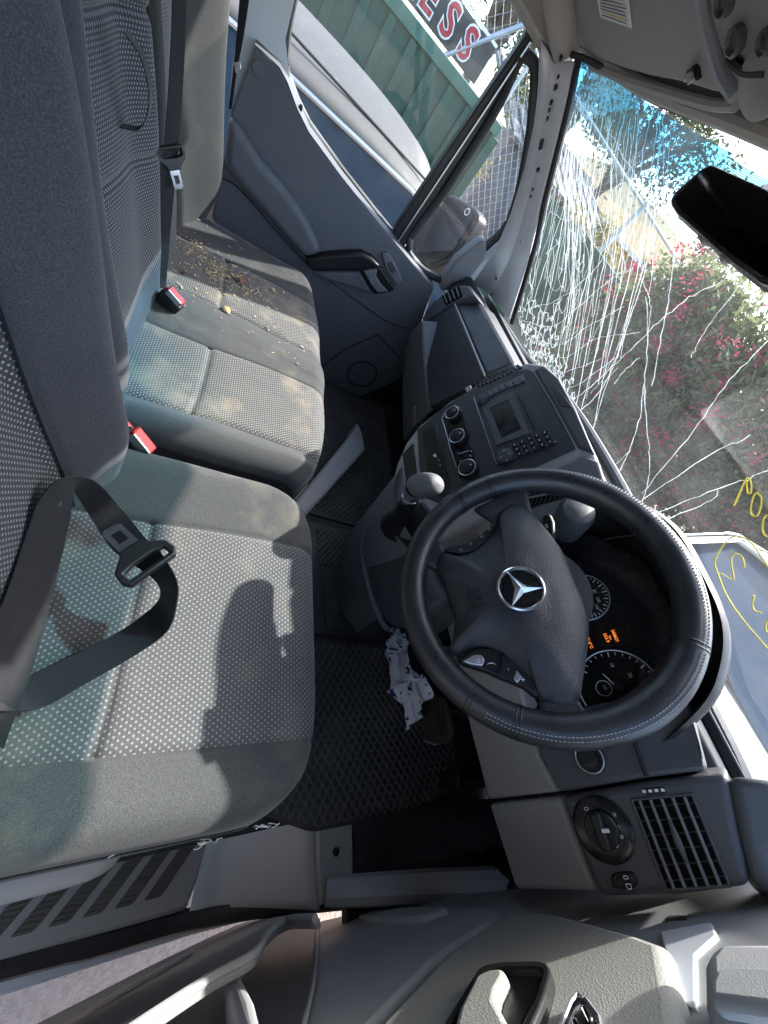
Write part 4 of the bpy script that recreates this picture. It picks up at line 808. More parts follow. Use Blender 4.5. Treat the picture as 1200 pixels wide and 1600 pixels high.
# ================================================================== outside mirror of the passenger door
mr = thing('door_mirror', 'large black outside mirror on the passenger door, seen through the glass', 'wing mirror', (-1.0, .95, .45))
mo = [(-1.393,0.78,0.682),(-1.355,0.793,0.737),(-1.211,0.854,0.771),(-1.17,0.872,0.761),(-1.159,0.889,0.586),(-1.236,0.862,0.478),(-1.36,0.808,0.469),(-1.459,0.761,0.518),(-1.456,0.757,0.606)]
slab('mirror_housing', mo, .07, 'black', mr, bevel=.012, seg=3, r=.02, lift=-.004)
mg = flat('mirror_silver', (.16, .17, .185), .03, 1.)
slab('mirror_glass', [(-1.378,0.786,0.679),(-1.345,0.798,0.729),(-1.214,0.853,0.758),(-1.19,0.864,0.747),(-1.182,0.878,0.592),(-1.252,0.854,0.496),(-1.352,0.811,0.488),(-1.435,0.771,0.529),(-1.436,0.766,0.608)], .003, mg, mr, bevel=0, r=.02, lift=.002)
tube('mirror_divider', [(-1.212,0.854,0.699),(-1.365,0.788,0.674)], .004, 'black', mr, seg=6)
ring('round_mark', V((-1.227,0.844,0.742)), V((.5, -.87, .05)), .011, .0022, 'white', mr, seg=22)
tube('mirror_arm', [(-1.02, .93, .47), (-.93, .93, .43), (-.86, .92, .43)], .03, 'black', mr, seg=10)
# ================================================================== driver door, ajar
dd = thing('driver_door', 'driver door standing ajar with pale grey upper panel and map pocket', 'door', (.84, .85, -.3))
nD = V((-1, -.07, -.11)).normalized()
def D(s, z, o=0.): return V((.82-.07*(.35-s)-.11*(z-.5), .85-s, z))+nD*o
slab('door_panel', [D(.10, .72), D(.09, .60), D(.10, .47), D(.088, .30), D(.115, .09), D(.19, -.08), D(.27, -.21), D(.36, -.28), D(.6, -.29), D(.98, -.29), D(1.02, .0), D(1.02, .70)], .05, 'grey', dd, bevel=.01)
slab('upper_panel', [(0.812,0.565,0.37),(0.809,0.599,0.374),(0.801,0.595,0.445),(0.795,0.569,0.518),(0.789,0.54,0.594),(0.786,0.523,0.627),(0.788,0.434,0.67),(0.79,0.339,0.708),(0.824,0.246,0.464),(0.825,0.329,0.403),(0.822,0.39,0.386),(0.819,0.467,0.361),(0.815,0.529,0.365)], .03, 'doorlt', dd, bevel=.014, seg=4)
slab('lower_panel', [(0.876,0.568,-0.162),(0.863,0.616,-0.071),(0.845,0.644,0.073),(0.829,0.642,0.222),(0.818,0.626,0.324),(0.819,0.577,0.346),(0.827,0.488,0.334),(0.831,0.388,0.362),(0.832,0.334,0.383),(0.832,0.263,0.433),(0.843,0.296,0.307),(0.85,0.368,0.198)], .03, 'grey', dd, bevel=.008, seg=3)
slab('speaker_blister', [(0.851,0.577,-0.015),(0.838,0.605,0.083),(0.824,0.613,0.213),(0.822,0.602,0.232),(0.828,0.567,0.204),(0.841,0.556,0.088)], .02, 'grey', dd, bevel=.006, seg=3)
pw = bez([V(q) for q in [(0.788,0.383,0.178),(0.798,0.377,0.093),(0.797,0.328,0.129),(0.792,0.276,0.209),(0.795,0.221,0.219),(0.796,0.143,0.259),(0.795,0.102,0.291)]], 5)
pbm = bez([V(q) for q in [(0.82,0.458,0.019),(0.84,0.451,-0.156),(0.851,0.402,-0.223),(0.858,0.262,-0.2),(0.862,0.162,-0.168),(0.864,0.089,-0.14),(0.864,0.047,-0.118)]], 5); k = len(pw); ridge = bez([V(q) for q in [(0.829,0.276,-0.056),(0.829,0.222,-0.023),(0.83,0.16,0.008),(0.83,0.094,0.055),(0.83,0.064,0.077)]], 5)
tube('pocket_ridge', ridge, .004, 'grey', dd, seg=8)
mesh('map_pocket', pw+pbm+[q-nD*.012 for q in pw], [[i, i+1, k+i+1, k+i] for i in range(k-1)]+[[i, i+1, 2*k+i+1, 2*k+i] for i in range(k-1)], 'grey', dd).modifiers.new('t', 'SOLIDIFY').thickness = -.008
tube('pocket_lip', pw, .0055, 'grey', dd, seg=10)
tube('pocket_edge', bez([(0.872,0.562,-0.156),(0.855,0.439,0.073),(0.846,0.36,0.21),(0.839,0.297,0.308)], 4), .003, 'grey', dd, seg=6)
slab('pocket_floor', [(0.893,0.426,-0.173),(0.896,0.532,-0.27),(0.885,0.583,-0.2),(0.858,0.38,0.172),(0.851,0.305,0.287),(0.865,0.253,0.192),(0.88,0.321,0.014)], .01, 'grey2', dd, bevel=.004)
slab('pocket_rib', [(0.815,0.262,0.149),(0.813,0.279,0.153),(0.798,0.24,0.312),(0.786,0.198,0.449),(0.79,0.189,0.419)], .05, 'grey', dd, bevel=.012, seg=3)
# the screw on the trim and the pull handle
hr = slab('handle_recess', [(0.807,0.332,0.504),(0.806,0.377,0.486),(0.805,0.428,0.466),(0.802,0.441,0.481),(0.796,0.45,0.532),(0.795,0.438,0.546),(0.796,0.394,0.566),(0.798,0.342,0.583),(0.804,0.306,0.553)], .03, 'black', dd, bevel=.008, seg=3, r=.012)
frame('recess_rim', rp([(0.801,0.318,0.516),(0.8,0.365,0.496),(0.798,0.419,0.474),(0.796,0.432,0.491),(0.789,0.44,0.543),(0.788,0.426,0.561),(0.789,0.38,0.582),(0.791,0.328,0.599),(0.797,0.291,0.568)], .012), rp([(0.8,0.323,0.518),(0.799,0.363,0.505),(0.797,0.408,0.489),(0.795,0.419,0.501),(0.79,0.427,0.546),(0.789,0.419,0.556),(0.79,0.383,0.572),(0.792,0.334,0.588),(0.797,0.301,0.561)], .012), .012, 'black', dd, bevel=.003)
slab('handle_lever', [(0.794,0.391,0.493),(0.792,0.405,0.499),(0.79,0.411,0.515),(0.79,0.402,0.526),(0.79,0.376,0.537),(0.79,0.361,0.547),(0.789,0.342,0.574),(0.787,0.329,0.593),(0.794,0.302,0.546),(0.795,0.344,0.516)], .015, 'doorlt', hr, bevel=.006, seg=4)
sg = slab('window_switches', [(0.794,0.359,0.608),(0.792,0.396,0.597),(0.792,0.408,0.597),(0.791,0.403,0.607),(0.79,0.384,0.628),(0.79,0.363,0.643),(0.79,0.35,0.644)], .02, 'gloss', dd, bevel=.004, seg=3, r=.008)
tube('switch_trim', [V(q) for q in [(0.792,0.355,0.611),(0.79,0.391,0.601),(0.789,0.403,0.601),(0.789,0.399,0.61),(0.788,0.38,0.632),(0.788,0.359,0.646)]], .0015, 'silver', sg, seg=5)
for q in ([(0.785,0.381,0.617),(0.785,0.385,0.62),(0.784,0.372,0.633),(0.785,0.366,0.632)], [(0.786,0.364,0.618),(0.786,0.369,0.62),(0.785,0.356,0.635),(0.786,0.35,0.631)]): slab('rocker', q, .008, 'gloss', sg, bevel=.003, seg=3)
slab('inner_metal', [(0.8,0.585,0.59),(0.793,0.61,0.637),(0.794,0.582,0.65),(0.798,0.542,0.641),(0.801,0.46,0.666),(0.802,0.468,0.651)], .01, 'paint', dd, bevel=.002)
gb = slab('mirror_cover', [(0.775,0.405,0.696),(0.773,0.459,0.681),(0.771,0.484,0.679),(0.769,0.496,0.69),(0.765,0.501,0.725),(0.761,0.498,0.767),(0.767,0.398,0.775),(0.77,0.4,0.742)], .04, 'grey', dd, bevel=.018, seg=4)
slab('cover_step', [(0.767,0.415,0.705),(0.766,0.433,0.704),(0.765,0.44,0.712),(0.757,0.444,0.775),(0.76,0.396,0.779),(0.764,0.396,0.747),(0.768,0.397,0.71)], .012, 'grey', gb, bevel=.006, seg=3)
lathe('screw_cup', (0.769,0.421,0.729), nD, [(.011, -.004), (.011, .001), (.0095, .0015), (.008, -.003), (.004, -.003)], 'grey2', gb, seg=24)
lathe('screw', (0.77,0.423,0.728), nD, [(.004, -.002), (.004, .001), (.003, .002)], 'steel', gb, seg=12)
slab('hinge', [V(q) for q in [(0.801,0.618,0.584),(0.799,0.624,0.607),(0.805,0.624,0.606),(0.808,0.617,0.582)]], .02, 'steel', dd, bevel=.002)
# window frame of the driver door (above the picture edge)
tube('window_frame', [D(.10, .70, -.03), D(.05, .80, -.03), D(.30, 1.13, -.06), D(.9, 1.16, -.06), D(1.0, .70, -.03)], .018, 'rubber', dd, seg=8)
slab('window_glass', [D(.10, .70, -.03), D(.05, .80, -.03), D(.30, 1.13, -.06), D(.9, 1.16, -.06), D(1.0, .70, -.03)], .004, pane, dd, bevel=0)
# ================================================================== windscreen with its cracks
def wsy(x, z): return .602+.81*(1.151-z)+.13*(1-(x/.72)**2)
def ws(x, z, o=0.): return V((x, wsy(x, z)-o, z))
wsn = thing('windscreen', 'badly cracked windscreen with a blue tinted top band', 'windscreen', (0, 1.1, .58))
wg = glass('windscreen_glass', (.93, .955, .95), .021, 4, .05, (.78, .80, .78))
grid('glass', lambda u, v: ws(-.765+1.53*u, .555+.615*v-.02*(2*u-1)**2), 40, 24, wg, wsn)
def band_mat(name, tint, lines):
    m = glass(name, tint, .02, 8, .05); nt = m.node_tree
    tr = [n for n in nt.nodes if n.type == 'BSDF_TRANSPARENT'][0]
    if not lines:
        sep = nt.nodes.new('ShaderNodeSeparateXYZ'); L(nt, coord(nt), sep.inputs[0])
        L(nt, ramp(nt, sep.outputs[2], .475, .545, (.85, .94, .95), tint), tr.inputs[0])
    if lines:
        tr = [n for n in nt.nodes if n.type == 'BSDF_TRANSPARENT'][0]
        sep = nt.nodes.new('ShaderNodeSeparateXYZ'); L(nt, coord(nt), sep.inputs[0])
        wv = nt.nodes.new('ShaderNodeTexWave'); wv.inputs['Scale'].default_value = 160; wv.bands_direction = 'Z'; L(nt, coord(nt), wv.inputs['Vector'])
        L(nt, mix(nt, ramp(nt, wv.outputs['Fac'], .3, .7), (.04, .10, .12), tint), tr.inputs[0])
    return m
bx0, bx1 = -.20, .74
grid('tint_band', lambda u, v: ws(-.70+(bx0+.70)*u, 1.055-.02*math.sin(math.pi*u)+(.10+.02*math.sin(math.pi*u)+.01*u)*v, .004), 24, 5, band_mat('band_blue', (.10, .40, .62), False), wsn)
grid('frit_band', lambda u, v: ws(bx0+(bx1-bx0)*u, 1.085+.075*v, .004), 24, 4, band_mat('band_dotted', (.20, .46, .52), True), wsn)
ck = new_mat('crack_white'); _m, _nt, _b = ck
_b.inputs['Base Color'].default_value = (.86, .9, .9, 1); _b.inputs['Roughness'].default_value = .8; _b.inputs['Transmission Weight'].default_value = .0
CK = ck[0]
_tl = _nt.nodes.new('ShaderNodeBsdfTranslucent'); _tl.inputs[0].default_value = (.86, .9, .9, 1); _ms = _nt.nodes.new('ShaderNodeMixShader'); _ms.inputs[0].default_value = .5
_nt.links.new(_b.outputs[0], _ms.inputs[1]); _nt.links.new(_tl.outputs[0], _ms.inputs[2]); _nt.links.new(_ms.outputs[0], _nt.nodes['Material Output'].inputs[0])
def crack(px, r=.0008, jit=.003):
    pts = [V(q) for q in px]; fine = bez(pts, 7); out = []
    for i, q in enumerate(fine):
        f = 0 if i in (0, len(fine)-1) else jit
        x = q.x+random.gauss(0, f*.5); z = q.z+random.gauss(0, f*.5); out.append(ws(x, z, .0012))
    rr = [max(.0003, r*random.uniform(.45, 1.25)) for _ in out]
    tube('crack', out, rr, CK, wsn, seg=4, smooth=False)
    return out
LINES = [
 [(-0.213,0.813,1.037),(-0.18,0.844,1.003),(-0.136,0.892,0.948),(-0.074,0.966,0.861)], [(-0.229,0.872,0.961),(-0.173,0.907,0.925),(-0.1,0.969,0.855),(-0.05,1.016,0.799),(-0.02,1.065,0.74),(0.012,1.147,0.639)], [(0.087,0.825,1.033),(0.08,0.892,0.952),(0.093,0.957,0.871),(0.101,1.096,0.698)], [(0.265,0.902,0.92),(0.23,0.968,0.843),(0.169,1.089,0.702)],
 [(0.191,0.899,0.934),(0.158,0.963,0.858),(0.114,1.103,0.689)], [(0.233,0.969,0.841),(0.238,0.985,0.821),(0.203,1.073,0.717)], [(-0.07,0.81,1.053),(-0.126,0.853,0.996),(-0.169,0.91,0.922),(-0.228,1.005,0.797),(-0.3,1.103,0.665)], [(-0.096,0.972,0.851),(0.002,1.025,0.79),(0.078,1.062,0.742),(0.118,1.107,0.684)],
 [(-0.674,0.648,1.114),(-0.684,0.706,1.038),(-0.682,0.795,0.93),(-0.664,0.905,0.8),(-0.646,0.999,0.692)], [(-0.647,0.658,1.113),(-0.641,0.725,1.033),(-0.61,0.804,0.946),(-0.579,0.91,0.827),(-0.562,1.03,0.685)], [(-0.633,0.663,1.113),(-0.612,0.735,1.031),(-0.564,0.812,0.953),(-0.498,0.9,0.867),(-0.45,1.019,0.734),(-0.428,1.107,0.632)], [(-0.612,0.664,1.118),(-0.597,0.719,1.057),(-0.557,0.794,0.979),(-0.503,0.878,0.892),(-0.416,1.038,0.719)],
 [(-0.579,0.67,1.123),(-0.554,0.728,1.061),(-0.523,0.792,0.992),(-0.456,0.852,0.938),(-0.432,0.935,0.842),(-0.383,1.074,0.683)], [(-0.552,0.679,1.122),(-0.519,0.736,1.063),(-0.493,0.8,0.992),(-0.423,0.9,0.889),(-0.332,1.072,0.698)], [(-0.513,0.681,1.133),(-0.493,0.736,1.071),(-0.439,0.796,1.012),(-0.396,0.874,0.927),(-0.327,1.011,0.774),(-0.272,1.112,0.659)], [(-0.491,0.685,1.135),(-0.452,0.742,1.075),(-0.411,0.802,1.012),(-0.355,0.877,0.933),(-0.292,0.999,0.795),(-0.247,1.117,0.657)],
 [(-0.464,0.686,1.142),(-0.431,0.735,1.09),(-0.393,0.793,1.028),(-0.331,0.883,0.931),(-0.236,1.034,0.761)], [(-0.437,0.686,1.148),(-0.405,0.741,1.089),(-0.354,0.805,1.022),(-0.313,0.85,0.975),(-0.248,0.984,0.821),(-0.162,1.124,0.659)], [(-0.418,0.681,1.16),(-0.384,0.727,1.112),(-0.341,0.78,1.056),(-0.285,0.854,0.975),(-0.217,0.973,0.839)], [(-0.405,0.678,1.167),(-0.374,0.72,1.123),(-0.323,0.771,1.071),(-0.27,0.842,0.992),(-0.239,0.912,0.912),(-0.214,1.025,0.776),(-0.247,1.1,0.677)],
 [(-0.668,0.67,1.09),(-0.612,0.735,1.031),(-0.566,0.813,0.952),(-0.457,0.94,0.829),(-0.457,0.992,0.765)], [(-0.66,0.685,1.074),(-0.614,0.767,0.99),(-0.538,0.882,0.876),(-0.513,1.004,0.733)], [(-0.649,0.668,1.1),(-0.619,0.767,0.989),(-0.629,0.891,0.833),(-0.636,0.983,0.716)], [(-0.663,0.663,1.1),(-0.67,0.757,0.981),(-0.695,0.815,0.899),(-0.678,0.87,0.838)],
 [(-0.592,0.666,1.124),(-0.549,0.692,1.107),(-0.44,0.735,1.087),(-0.364,0.76,1.076)], [(-0.46,0.765,1.045),(-0.431,0.735,1.09),(-0.353,0.722,1.124)], [(-0.598,0.759,1.007),(-0.534,0.767,1.019),(-0.455,0.815,0.985),(-0.362,0.859,0.954)], [(-0.668,0.795,0.935),(-0.582,0.808,0.952),(-0.591,0.768,0.999)], [(-0.151,0.948,0.877),(-0.176,0.982,0.833),(-0.183,1.011,0.796)],
 [(-0.4,1.097,0.651),(-0.273,1.148,0.615),(-0.195,1.162,0.608),(-0.117,1.191,0.58)], [(-0.3,1.103,0.665),(-0.17,1.166,0.606),(-0.003,1.208,0.564)], [(-0.147,1.152,0.626),(-0.044,1.138,0.649),(-0.012,1.072,0.731)], [(-0.275,0.843,0.99),(-0.238,0.933,0.885),(-0.189,1.072,0.72),(-0.131,1.18,0.592)], [(-0.169,0.91,0.922),(-0.212,0.875,0.961),(-0.276,0.852,0.979)], [(-0.638,0.969,0.732),(-0.531,0.941,0.806),(-0.427,0.869,0.926),(-0.405,0.819,0.993)],
 [(-0.668,1.003,0.679),(-0.522,0.992,0.745),(-0.432,0.935,0.842),(-0.366,0.879,0.928),(-0.303,0.849,0.979)], [(-0.635,1.028,0.661),(-0.464,1.022,0.726),(-0.367,0.957,0.831),(-0.277,0.901,0.919)], [(-0.558,1.061,0.649),(-0.416,1.038,0.719),(-0.323,0.97,0.825),(-0.191,0.918,0.91)], [(-0.47,1.103,0.624),(-0.368,1.053,0.712),(-0.269,0.991,0.808)], [(-0.405,1.134,0.604),(-0.307,1.062,0.715),(-0.227,0.977,0.833)],
 [(-0.73,0.642,1.098),(-0.63,0.643,1.138),(-0.511,0.665,1.152),(-0.403,0.673,1.174)], [(-0.696,0.632,1.124),(-0.581,0.657,1.139),(-0.477,0.673,1.153)], [(-0.626,0.71,1.057),(-0.579,0.716,1.067),(-0.584,0.735,1.042)], [(-0.026,0.897,0.947),(-0.037,0.865,0.987),(-0.032,0.801,1.066)],
]
for i, ln in enumerate(LINES): crack(ln, .00065 if i < 24 else .0005)
vs, fs = [], []
for ln in LINES[8:24]*6:
    dx, dz = random.gauss(0, .022), random.gauss(0, .02); f0, f1 = sorted((random.random(), random.random()))
    fine = bez([V(q) for q in ln], 6); fine = fine[int(f0*len(fine)):max(int(f0*len(fine))+4, int(f1*len(fine)))]
    if len(fine) < 3: continue
    a = random.gauss(0, .02)
    tubegeo([ws(q.x+dx+a*i/len(fine)+random.gauss(0, .0016), min(1.15, max(.6, q.z+dz+random.gauss(0, .0016))), .0012) for i, q in enumerate(fine)], .00032, 3, vs=vs, fs=fs)
mesh('fine_cracks', vs, fs, CK, wsn, smooth=False, kind='stuff')
# the two crazed patches: nets of fine fractures
def craze(poly, n, seed, link=3, maxd=.05, r=.0005):
    rnd = random.Random(seed); P_ = [V(q) for q in poly]; c = P_[0]; pts = []
    tris = [(c, P_[i], P_[i+1]) for i in range(1, len(P_)-1)]; ar = [((b-a).cross(d-a)).length for a, b, d in tris]
    for _ in range(n):
        a, b, d = rnd.choices(tris, ar)[0]; u, v = rnd.random(), rnd.random()
        if u+v > 1: u, v = 1-u, 1-v
        q = a+(b-a)*u+(d-a)*v; pts.append((q.x, q.z))
    vs, fs, seen = [], [], set()
    for i, p in enumerate(pts):
        near = sorted(range(n), key=lambda j: (pts[j][0]-p[0])**2+(pts[j][1]-p[1])**2)[1:link+1]
        for j in near:
            e = (min(i, j), max(i, j))
            if e in seen: continue
            seen.add(e); q = pts[j]
            if math.hypot(q[0]-p[0], q[1]-p[1]) > maxd: continue
            tubegeo([ws(*p, .0015), ws(*q, .0015)], r*rnd.uniform(.5, 1.3), 3, vs=vs, fs=fs)
    mesh('crazed_patch', vs, fs, CK, wsn, smooth=False, kind='stuff')
craze([(-0.623,0.953,0.758),(-0.706,0.883,0.81),(-0.715,0.978,0.689),(-0.623,1.058,0.628),(-0.485,1.108,0.614),(-0.37,1.129,0.619),(-0.285,1.118,0.65),(-0.295,1.073,0.703),(-0.416,1.038,0.719),(-0.504,0.975,0.773)], 330, 1)
craze([(-0.556,1.014,0.707),(-0.678,1.004,0.673),(-0.564,1.079,0.625),(-0.428,1.107,0.632),(-0.304,1.118,0.646),(-0.394,1.062,0.695)], 260, 4)
craze([(-0.621,0.654,1.128),(-0.702,0.612,1.146),(-0.627,0.625,1.161),(-0.52,0.656,1.161),(-0.477,0.673,1.153),(-0.559,0.682,1.117),(-0.629,0.68,1.093),(-0.681,0.658,1.099)], 300, 9)
craze([(-0.617,0.648,1.137),(-0.7,0.608,1.153),(-0.65,0.619,1.159),(-0.573,0.637,1.167),(-0.49,0.661,1.165),(-0.459,0.674,1.158),(-0.544,0.678,1.126),(-0.624,0.674,1.102),(-0.679,0.655,1.104),(-0.703,0.628,1.126)], 420, 2)
craze([(-0.569,0.794,0.974),(-0.657,0.671,1.093),(-0.539,0.683,1.122),(-0.501,0.767,1.031),(-0.444,0.938,0.836),(-0.532,0.98,0.757),(-0.645,0.868,0.854)], 120, 3, 2, .08, .0004)
# marker writing on the glass
YM = flat('marker_yellow', (.75, .62, .05), .5)
for q in ([(0.277,0.957,0.847),(0.261,0.939,0.872),(0.251,0.927,0.889),(0.255,0.923,0.892),(0.266,0.925,0.889),(0.277,0.93,0.881),(0.274,0.934,0.877),(0.261,0.931,0.883),(0.254,0.927,0.888)], [(0.285,0.922,0.889),(0.297,0.922,0.888),(0.312,0.928,0.877),(0.319,0.937,0.865),(0.31,0.941,0.861),(0.297,0.937,0.869),(0.285,0.928,0.882),(0.285,0.922,0.889)],
          [(0.332,0.919,0.884),(0.328,0.926,0.876),(0.336,0.933,0.866),(0.351,0.936,0.858),(0.361,0.933,0.86),(0.366,0.926,0.868)], [(0.386,0.977,0.801),(0.369,0.975,0.807),(0.356,0.981,0.802),(0.357,0.989,0.792),(0.372,0.994,0.783),(0.395,0.998,0.773),(0.388,1.005,0.766),(0.371,1.015,0.757)],
          [(0.414,0.945,0.833),(0.385,0.95,0.834),(0.349,0.958,0.833),(0.326,0.975,0.817),(0.33,0.998,0.787),(0.347,1.017,0.76),(0.369,1.019,0.753),(0.415,1.016,0.745),(0.467,1.002,0.748),(0.534,0.975,0.761)], [(0.437,0.976,0.788),(0.45,0.983,0.777),(0.462,0.981,0.775),(0.469,0.973,0.783)], [(0.485,0.963,0.791),(0.486,0.971,0.781),(0.498,0.975,0.773),(0.507,0.969,0.777)]):
    tube('marker_stroke', bez([V(p) for p in q], 5), .0013, YM, wsn, seg=6)
# ================================================================== rear-view mirror
rv = thing('rear_view_mirror', 'black interior rear-view mirror near the top of the windscreen', 'rear-view mirror', (0.019,0.6,1.079))
rq = [(-0.054,0.56,1.039),(-0.059,0.56,1.048),(-0.056,0.56,1.087),(-0.046,0.56,1.095),(0.054,0.56,1.099),(0.134,0.56,1.099),(0.194,0.56,1.086),(0.253,0.56,1.048),(0.201,0.56,1.033),(0.178,0.56,1.028),(0.089,0.56,1.029),(-0.019,0.56,1.034)]
slab('mirror_shell', rq, .03, 'gloss', rv, bevel=.008, seg=4, lift=.002)
slab('mirror_face', rq if False else [(-0.038,0.556,1.042),(-0.041,0.556,1.083),(-0.033,0.556,1.089),(0.065,0.556,1.093),(0.139,0.556,1.094),(0.193,0.556,1.082),(0.245,0.556,1.048),(0.199,0.556,1.036),(0.175,0.556,1.032),(0.089,0.556,1.033),(-0.012,0.556,1.037)], .002, flat('dark_mirror', (.05, .05, .055), .04, 1.), rv, bevel=0, lift=.003)
tube('stem', [(0.044,0.6,1.089), (-0.035,0.66,1.126), ws(.02, 1.12, .01)], .011, 'black', rv)
for q in ([(0.032,0.57,1.03),(0.035,0.57,1.037),(0.053,0.57,1.032),(0.051,0.57,1.026)], [(0.09,0.57,1.027),(0.092,0.57,1.034),(0.106,0.57,1.03),(0.104,0.57,1.023)]): slab('clip', q, .012, 'grey', rv, bevel=.003)
# ================================================================== roof header, sun visor, overhead console
hl = struct(slab('header_lining', [(-0.868,0.454,1.256),(-0.914,0.584,1.198),(-0.879,0.626,1.179),(-0.828,0.649,1.169),(-0.705,0.645,1.171),(-0.487,0.658,1.165),(-0.319,0.653,1.167),(-0.205,0.649,1.169),(-0.095,0.646,1.17),(0.03,0.644,1.171),(0.172,0.645,1.171),(0.069,0.46,1.254)], .03, 'head', bevel=.01))
tube('header_roll', bez([(-0.808,0.616,1.171),(-0.725,0.621,1.168),(-0.59,0.624,1.167),(-0.449,0.632,1.163),(-0.299,0.63,1.164),(-0.187,0.627,1.166),(-0.081,0.625,1.167),(0.041,0.623,1.167)], 5), .014, 'head', hl, seg=10)
struct(tube('pillar_lining', bez([V(q) for q in [(-0.76,0.459,1.204),(-0.76,0.511,1.181),(-0.76,0.552,1.166),(-0.76,0.596,1.153)]], 5), .035, 'head', seg=12))
vi = thing('sun_visor', 'grey sun visor folded against the headlining with a warning label', 'sun visor', (-0.472,0.547,1.193))
slab('visor_board', [(-0.82,0.463,1.224),(-0.827,0.534,1.192),(-0.792,0.566,1.178),(-0.717,0.595,1.165),(-0.635,0.603,1.161),(-0.498,0.601,1.162),(-0.395,0.597,1.164),(-0.278,0.587,1.168),(-0.192,0.586,1.169),(-0.173,0.58,1.171),(-0.2,0.552,1.184),(-0.232,0.523,1.197),(-0.256,0.498,1.208),(-0.278,0.454,1.228)], .02, 'visor', vi, bevel=.009, seg=4, r=.02)
tube('visor_rod', bez([(-0.66,0.621,1.155),(-0.475,0.617,1.157),(-0.298,0.609,1.161),(-0.196,0.602,1.164),(-0.142,0.593,1.168)], 5), .008, 'visor', vi, seg=8)
vc = slab('visor_clip', [(-0.266,0.565,1.169),(-0.249,0.557,1.173),(-0.238,0.561,1.171),(-0.231,0.572,1.166),(-0.249,0.573,1.166),(-0.264,0.572,1.166)], .012, 'black', vi, bevel=.003)
tube('clip_hook', [(-0.246,0.562,1.162),(-0.238,0.558,1.164),(-0.231,0.564,1.161)], .005, 'grey', vc, seg=8)
lab = slab('warning_label', [(-0.616,0.494,1.207),(-0.482,0.488,1.21),(-0.46,0.542,1.186),(-0.593,0.539,1.187)], .001, 'white', vi, bevel=0)
la, lb, lc, ld = [V(q) for q in [(-0.613,0.493,1.207),(-0.48,0.487,1.209),(-0.458,0.541,1.185),(-0.591,0.538,1.187)]]
yl = flat('label_yellow', (.7, .5, .05), .6); pg = flat('label_print', (.12, .12, .12), .7)
for i in range(11):
    t = .06+i*.085; a = la.lerp(ld, t); b = lb.lerp(lc, t); m_ = yl if i in (4, 9) else pg
    slab('label_line', [a.lerp(b, .06), a.lerp(b, random.uniform(.7, .94)), a.lerp(b, .9)+(ld-la)*.03, a.lerp(b, .06)+(ld-la)*.03], .0003, m_, lab, bevel=0)
oc = thing('overhead_console', 'grey overhead console with reading lamps beside the sun visor', 'overhead console', (-0.155,0.542,1.195))
slab('console_shell', [(-0.256,0.419,1.226),(-0.228,0.47,1.203),(-0.206,0.503,1.189),(-0.171,0.536,1.174),(-0.129,0.562,1.162),(-0.089,0.569,1.159),(-0.04,0.568,1.159),(0.066,0.568,1.159),(0.168,0.565,1.161),(0.068,0.421,1.226)], .045, 'conso', oc, bevel=.018, seg=4)
tube('shell_edge', bez([(-0.23,0.457,1.207),(-0.208,0.489,1.192),(-0.183,0.517,1.18),(-0.15,0.543,1.168),(-0.115,0.559,1.161)], 5), .009, 'silver', oc, seg=8)
slab('lamp_bay', [(-0.192,0.454,1.206),(-0.175,0.491,1.19),(-0.148,0.514,1.179),(-0.111,0.522,1.176),(-0.053,0.51,1.181),(0.02,0.507,1.182),(0.003,0.446,1.21)], .012, 'conso', oc, bevel=.008, seg=3)
for q, r_ in (((-0.124,0.501,1.18), .016), ((-0.159,0.471,1.194), .016), ((-0.066,0.496,1.183), .014)):
    lp = lathe('reading_lamp', q, V((0, .45, 1))*-1, [(r_, -.004), (r_, .004), (r_*.75, .006), (r_*.6, .001), (r_*.2, .003)], 'dashmid', oc, seg=24)
lathe('ceiling_grille', (-0.066,0.536,1.169), V((0, -.45, -1)), [(.04, 0), (.039, .004), (.034, .006)], 'conso', oc, seg=36)
tube('lamp_groove', bez([(-0.135,0.52,1.174),(-0.097,0.528,1.171),(-0.055,0.522,1.173)], 5), .006, 'black', oc, seg=8)
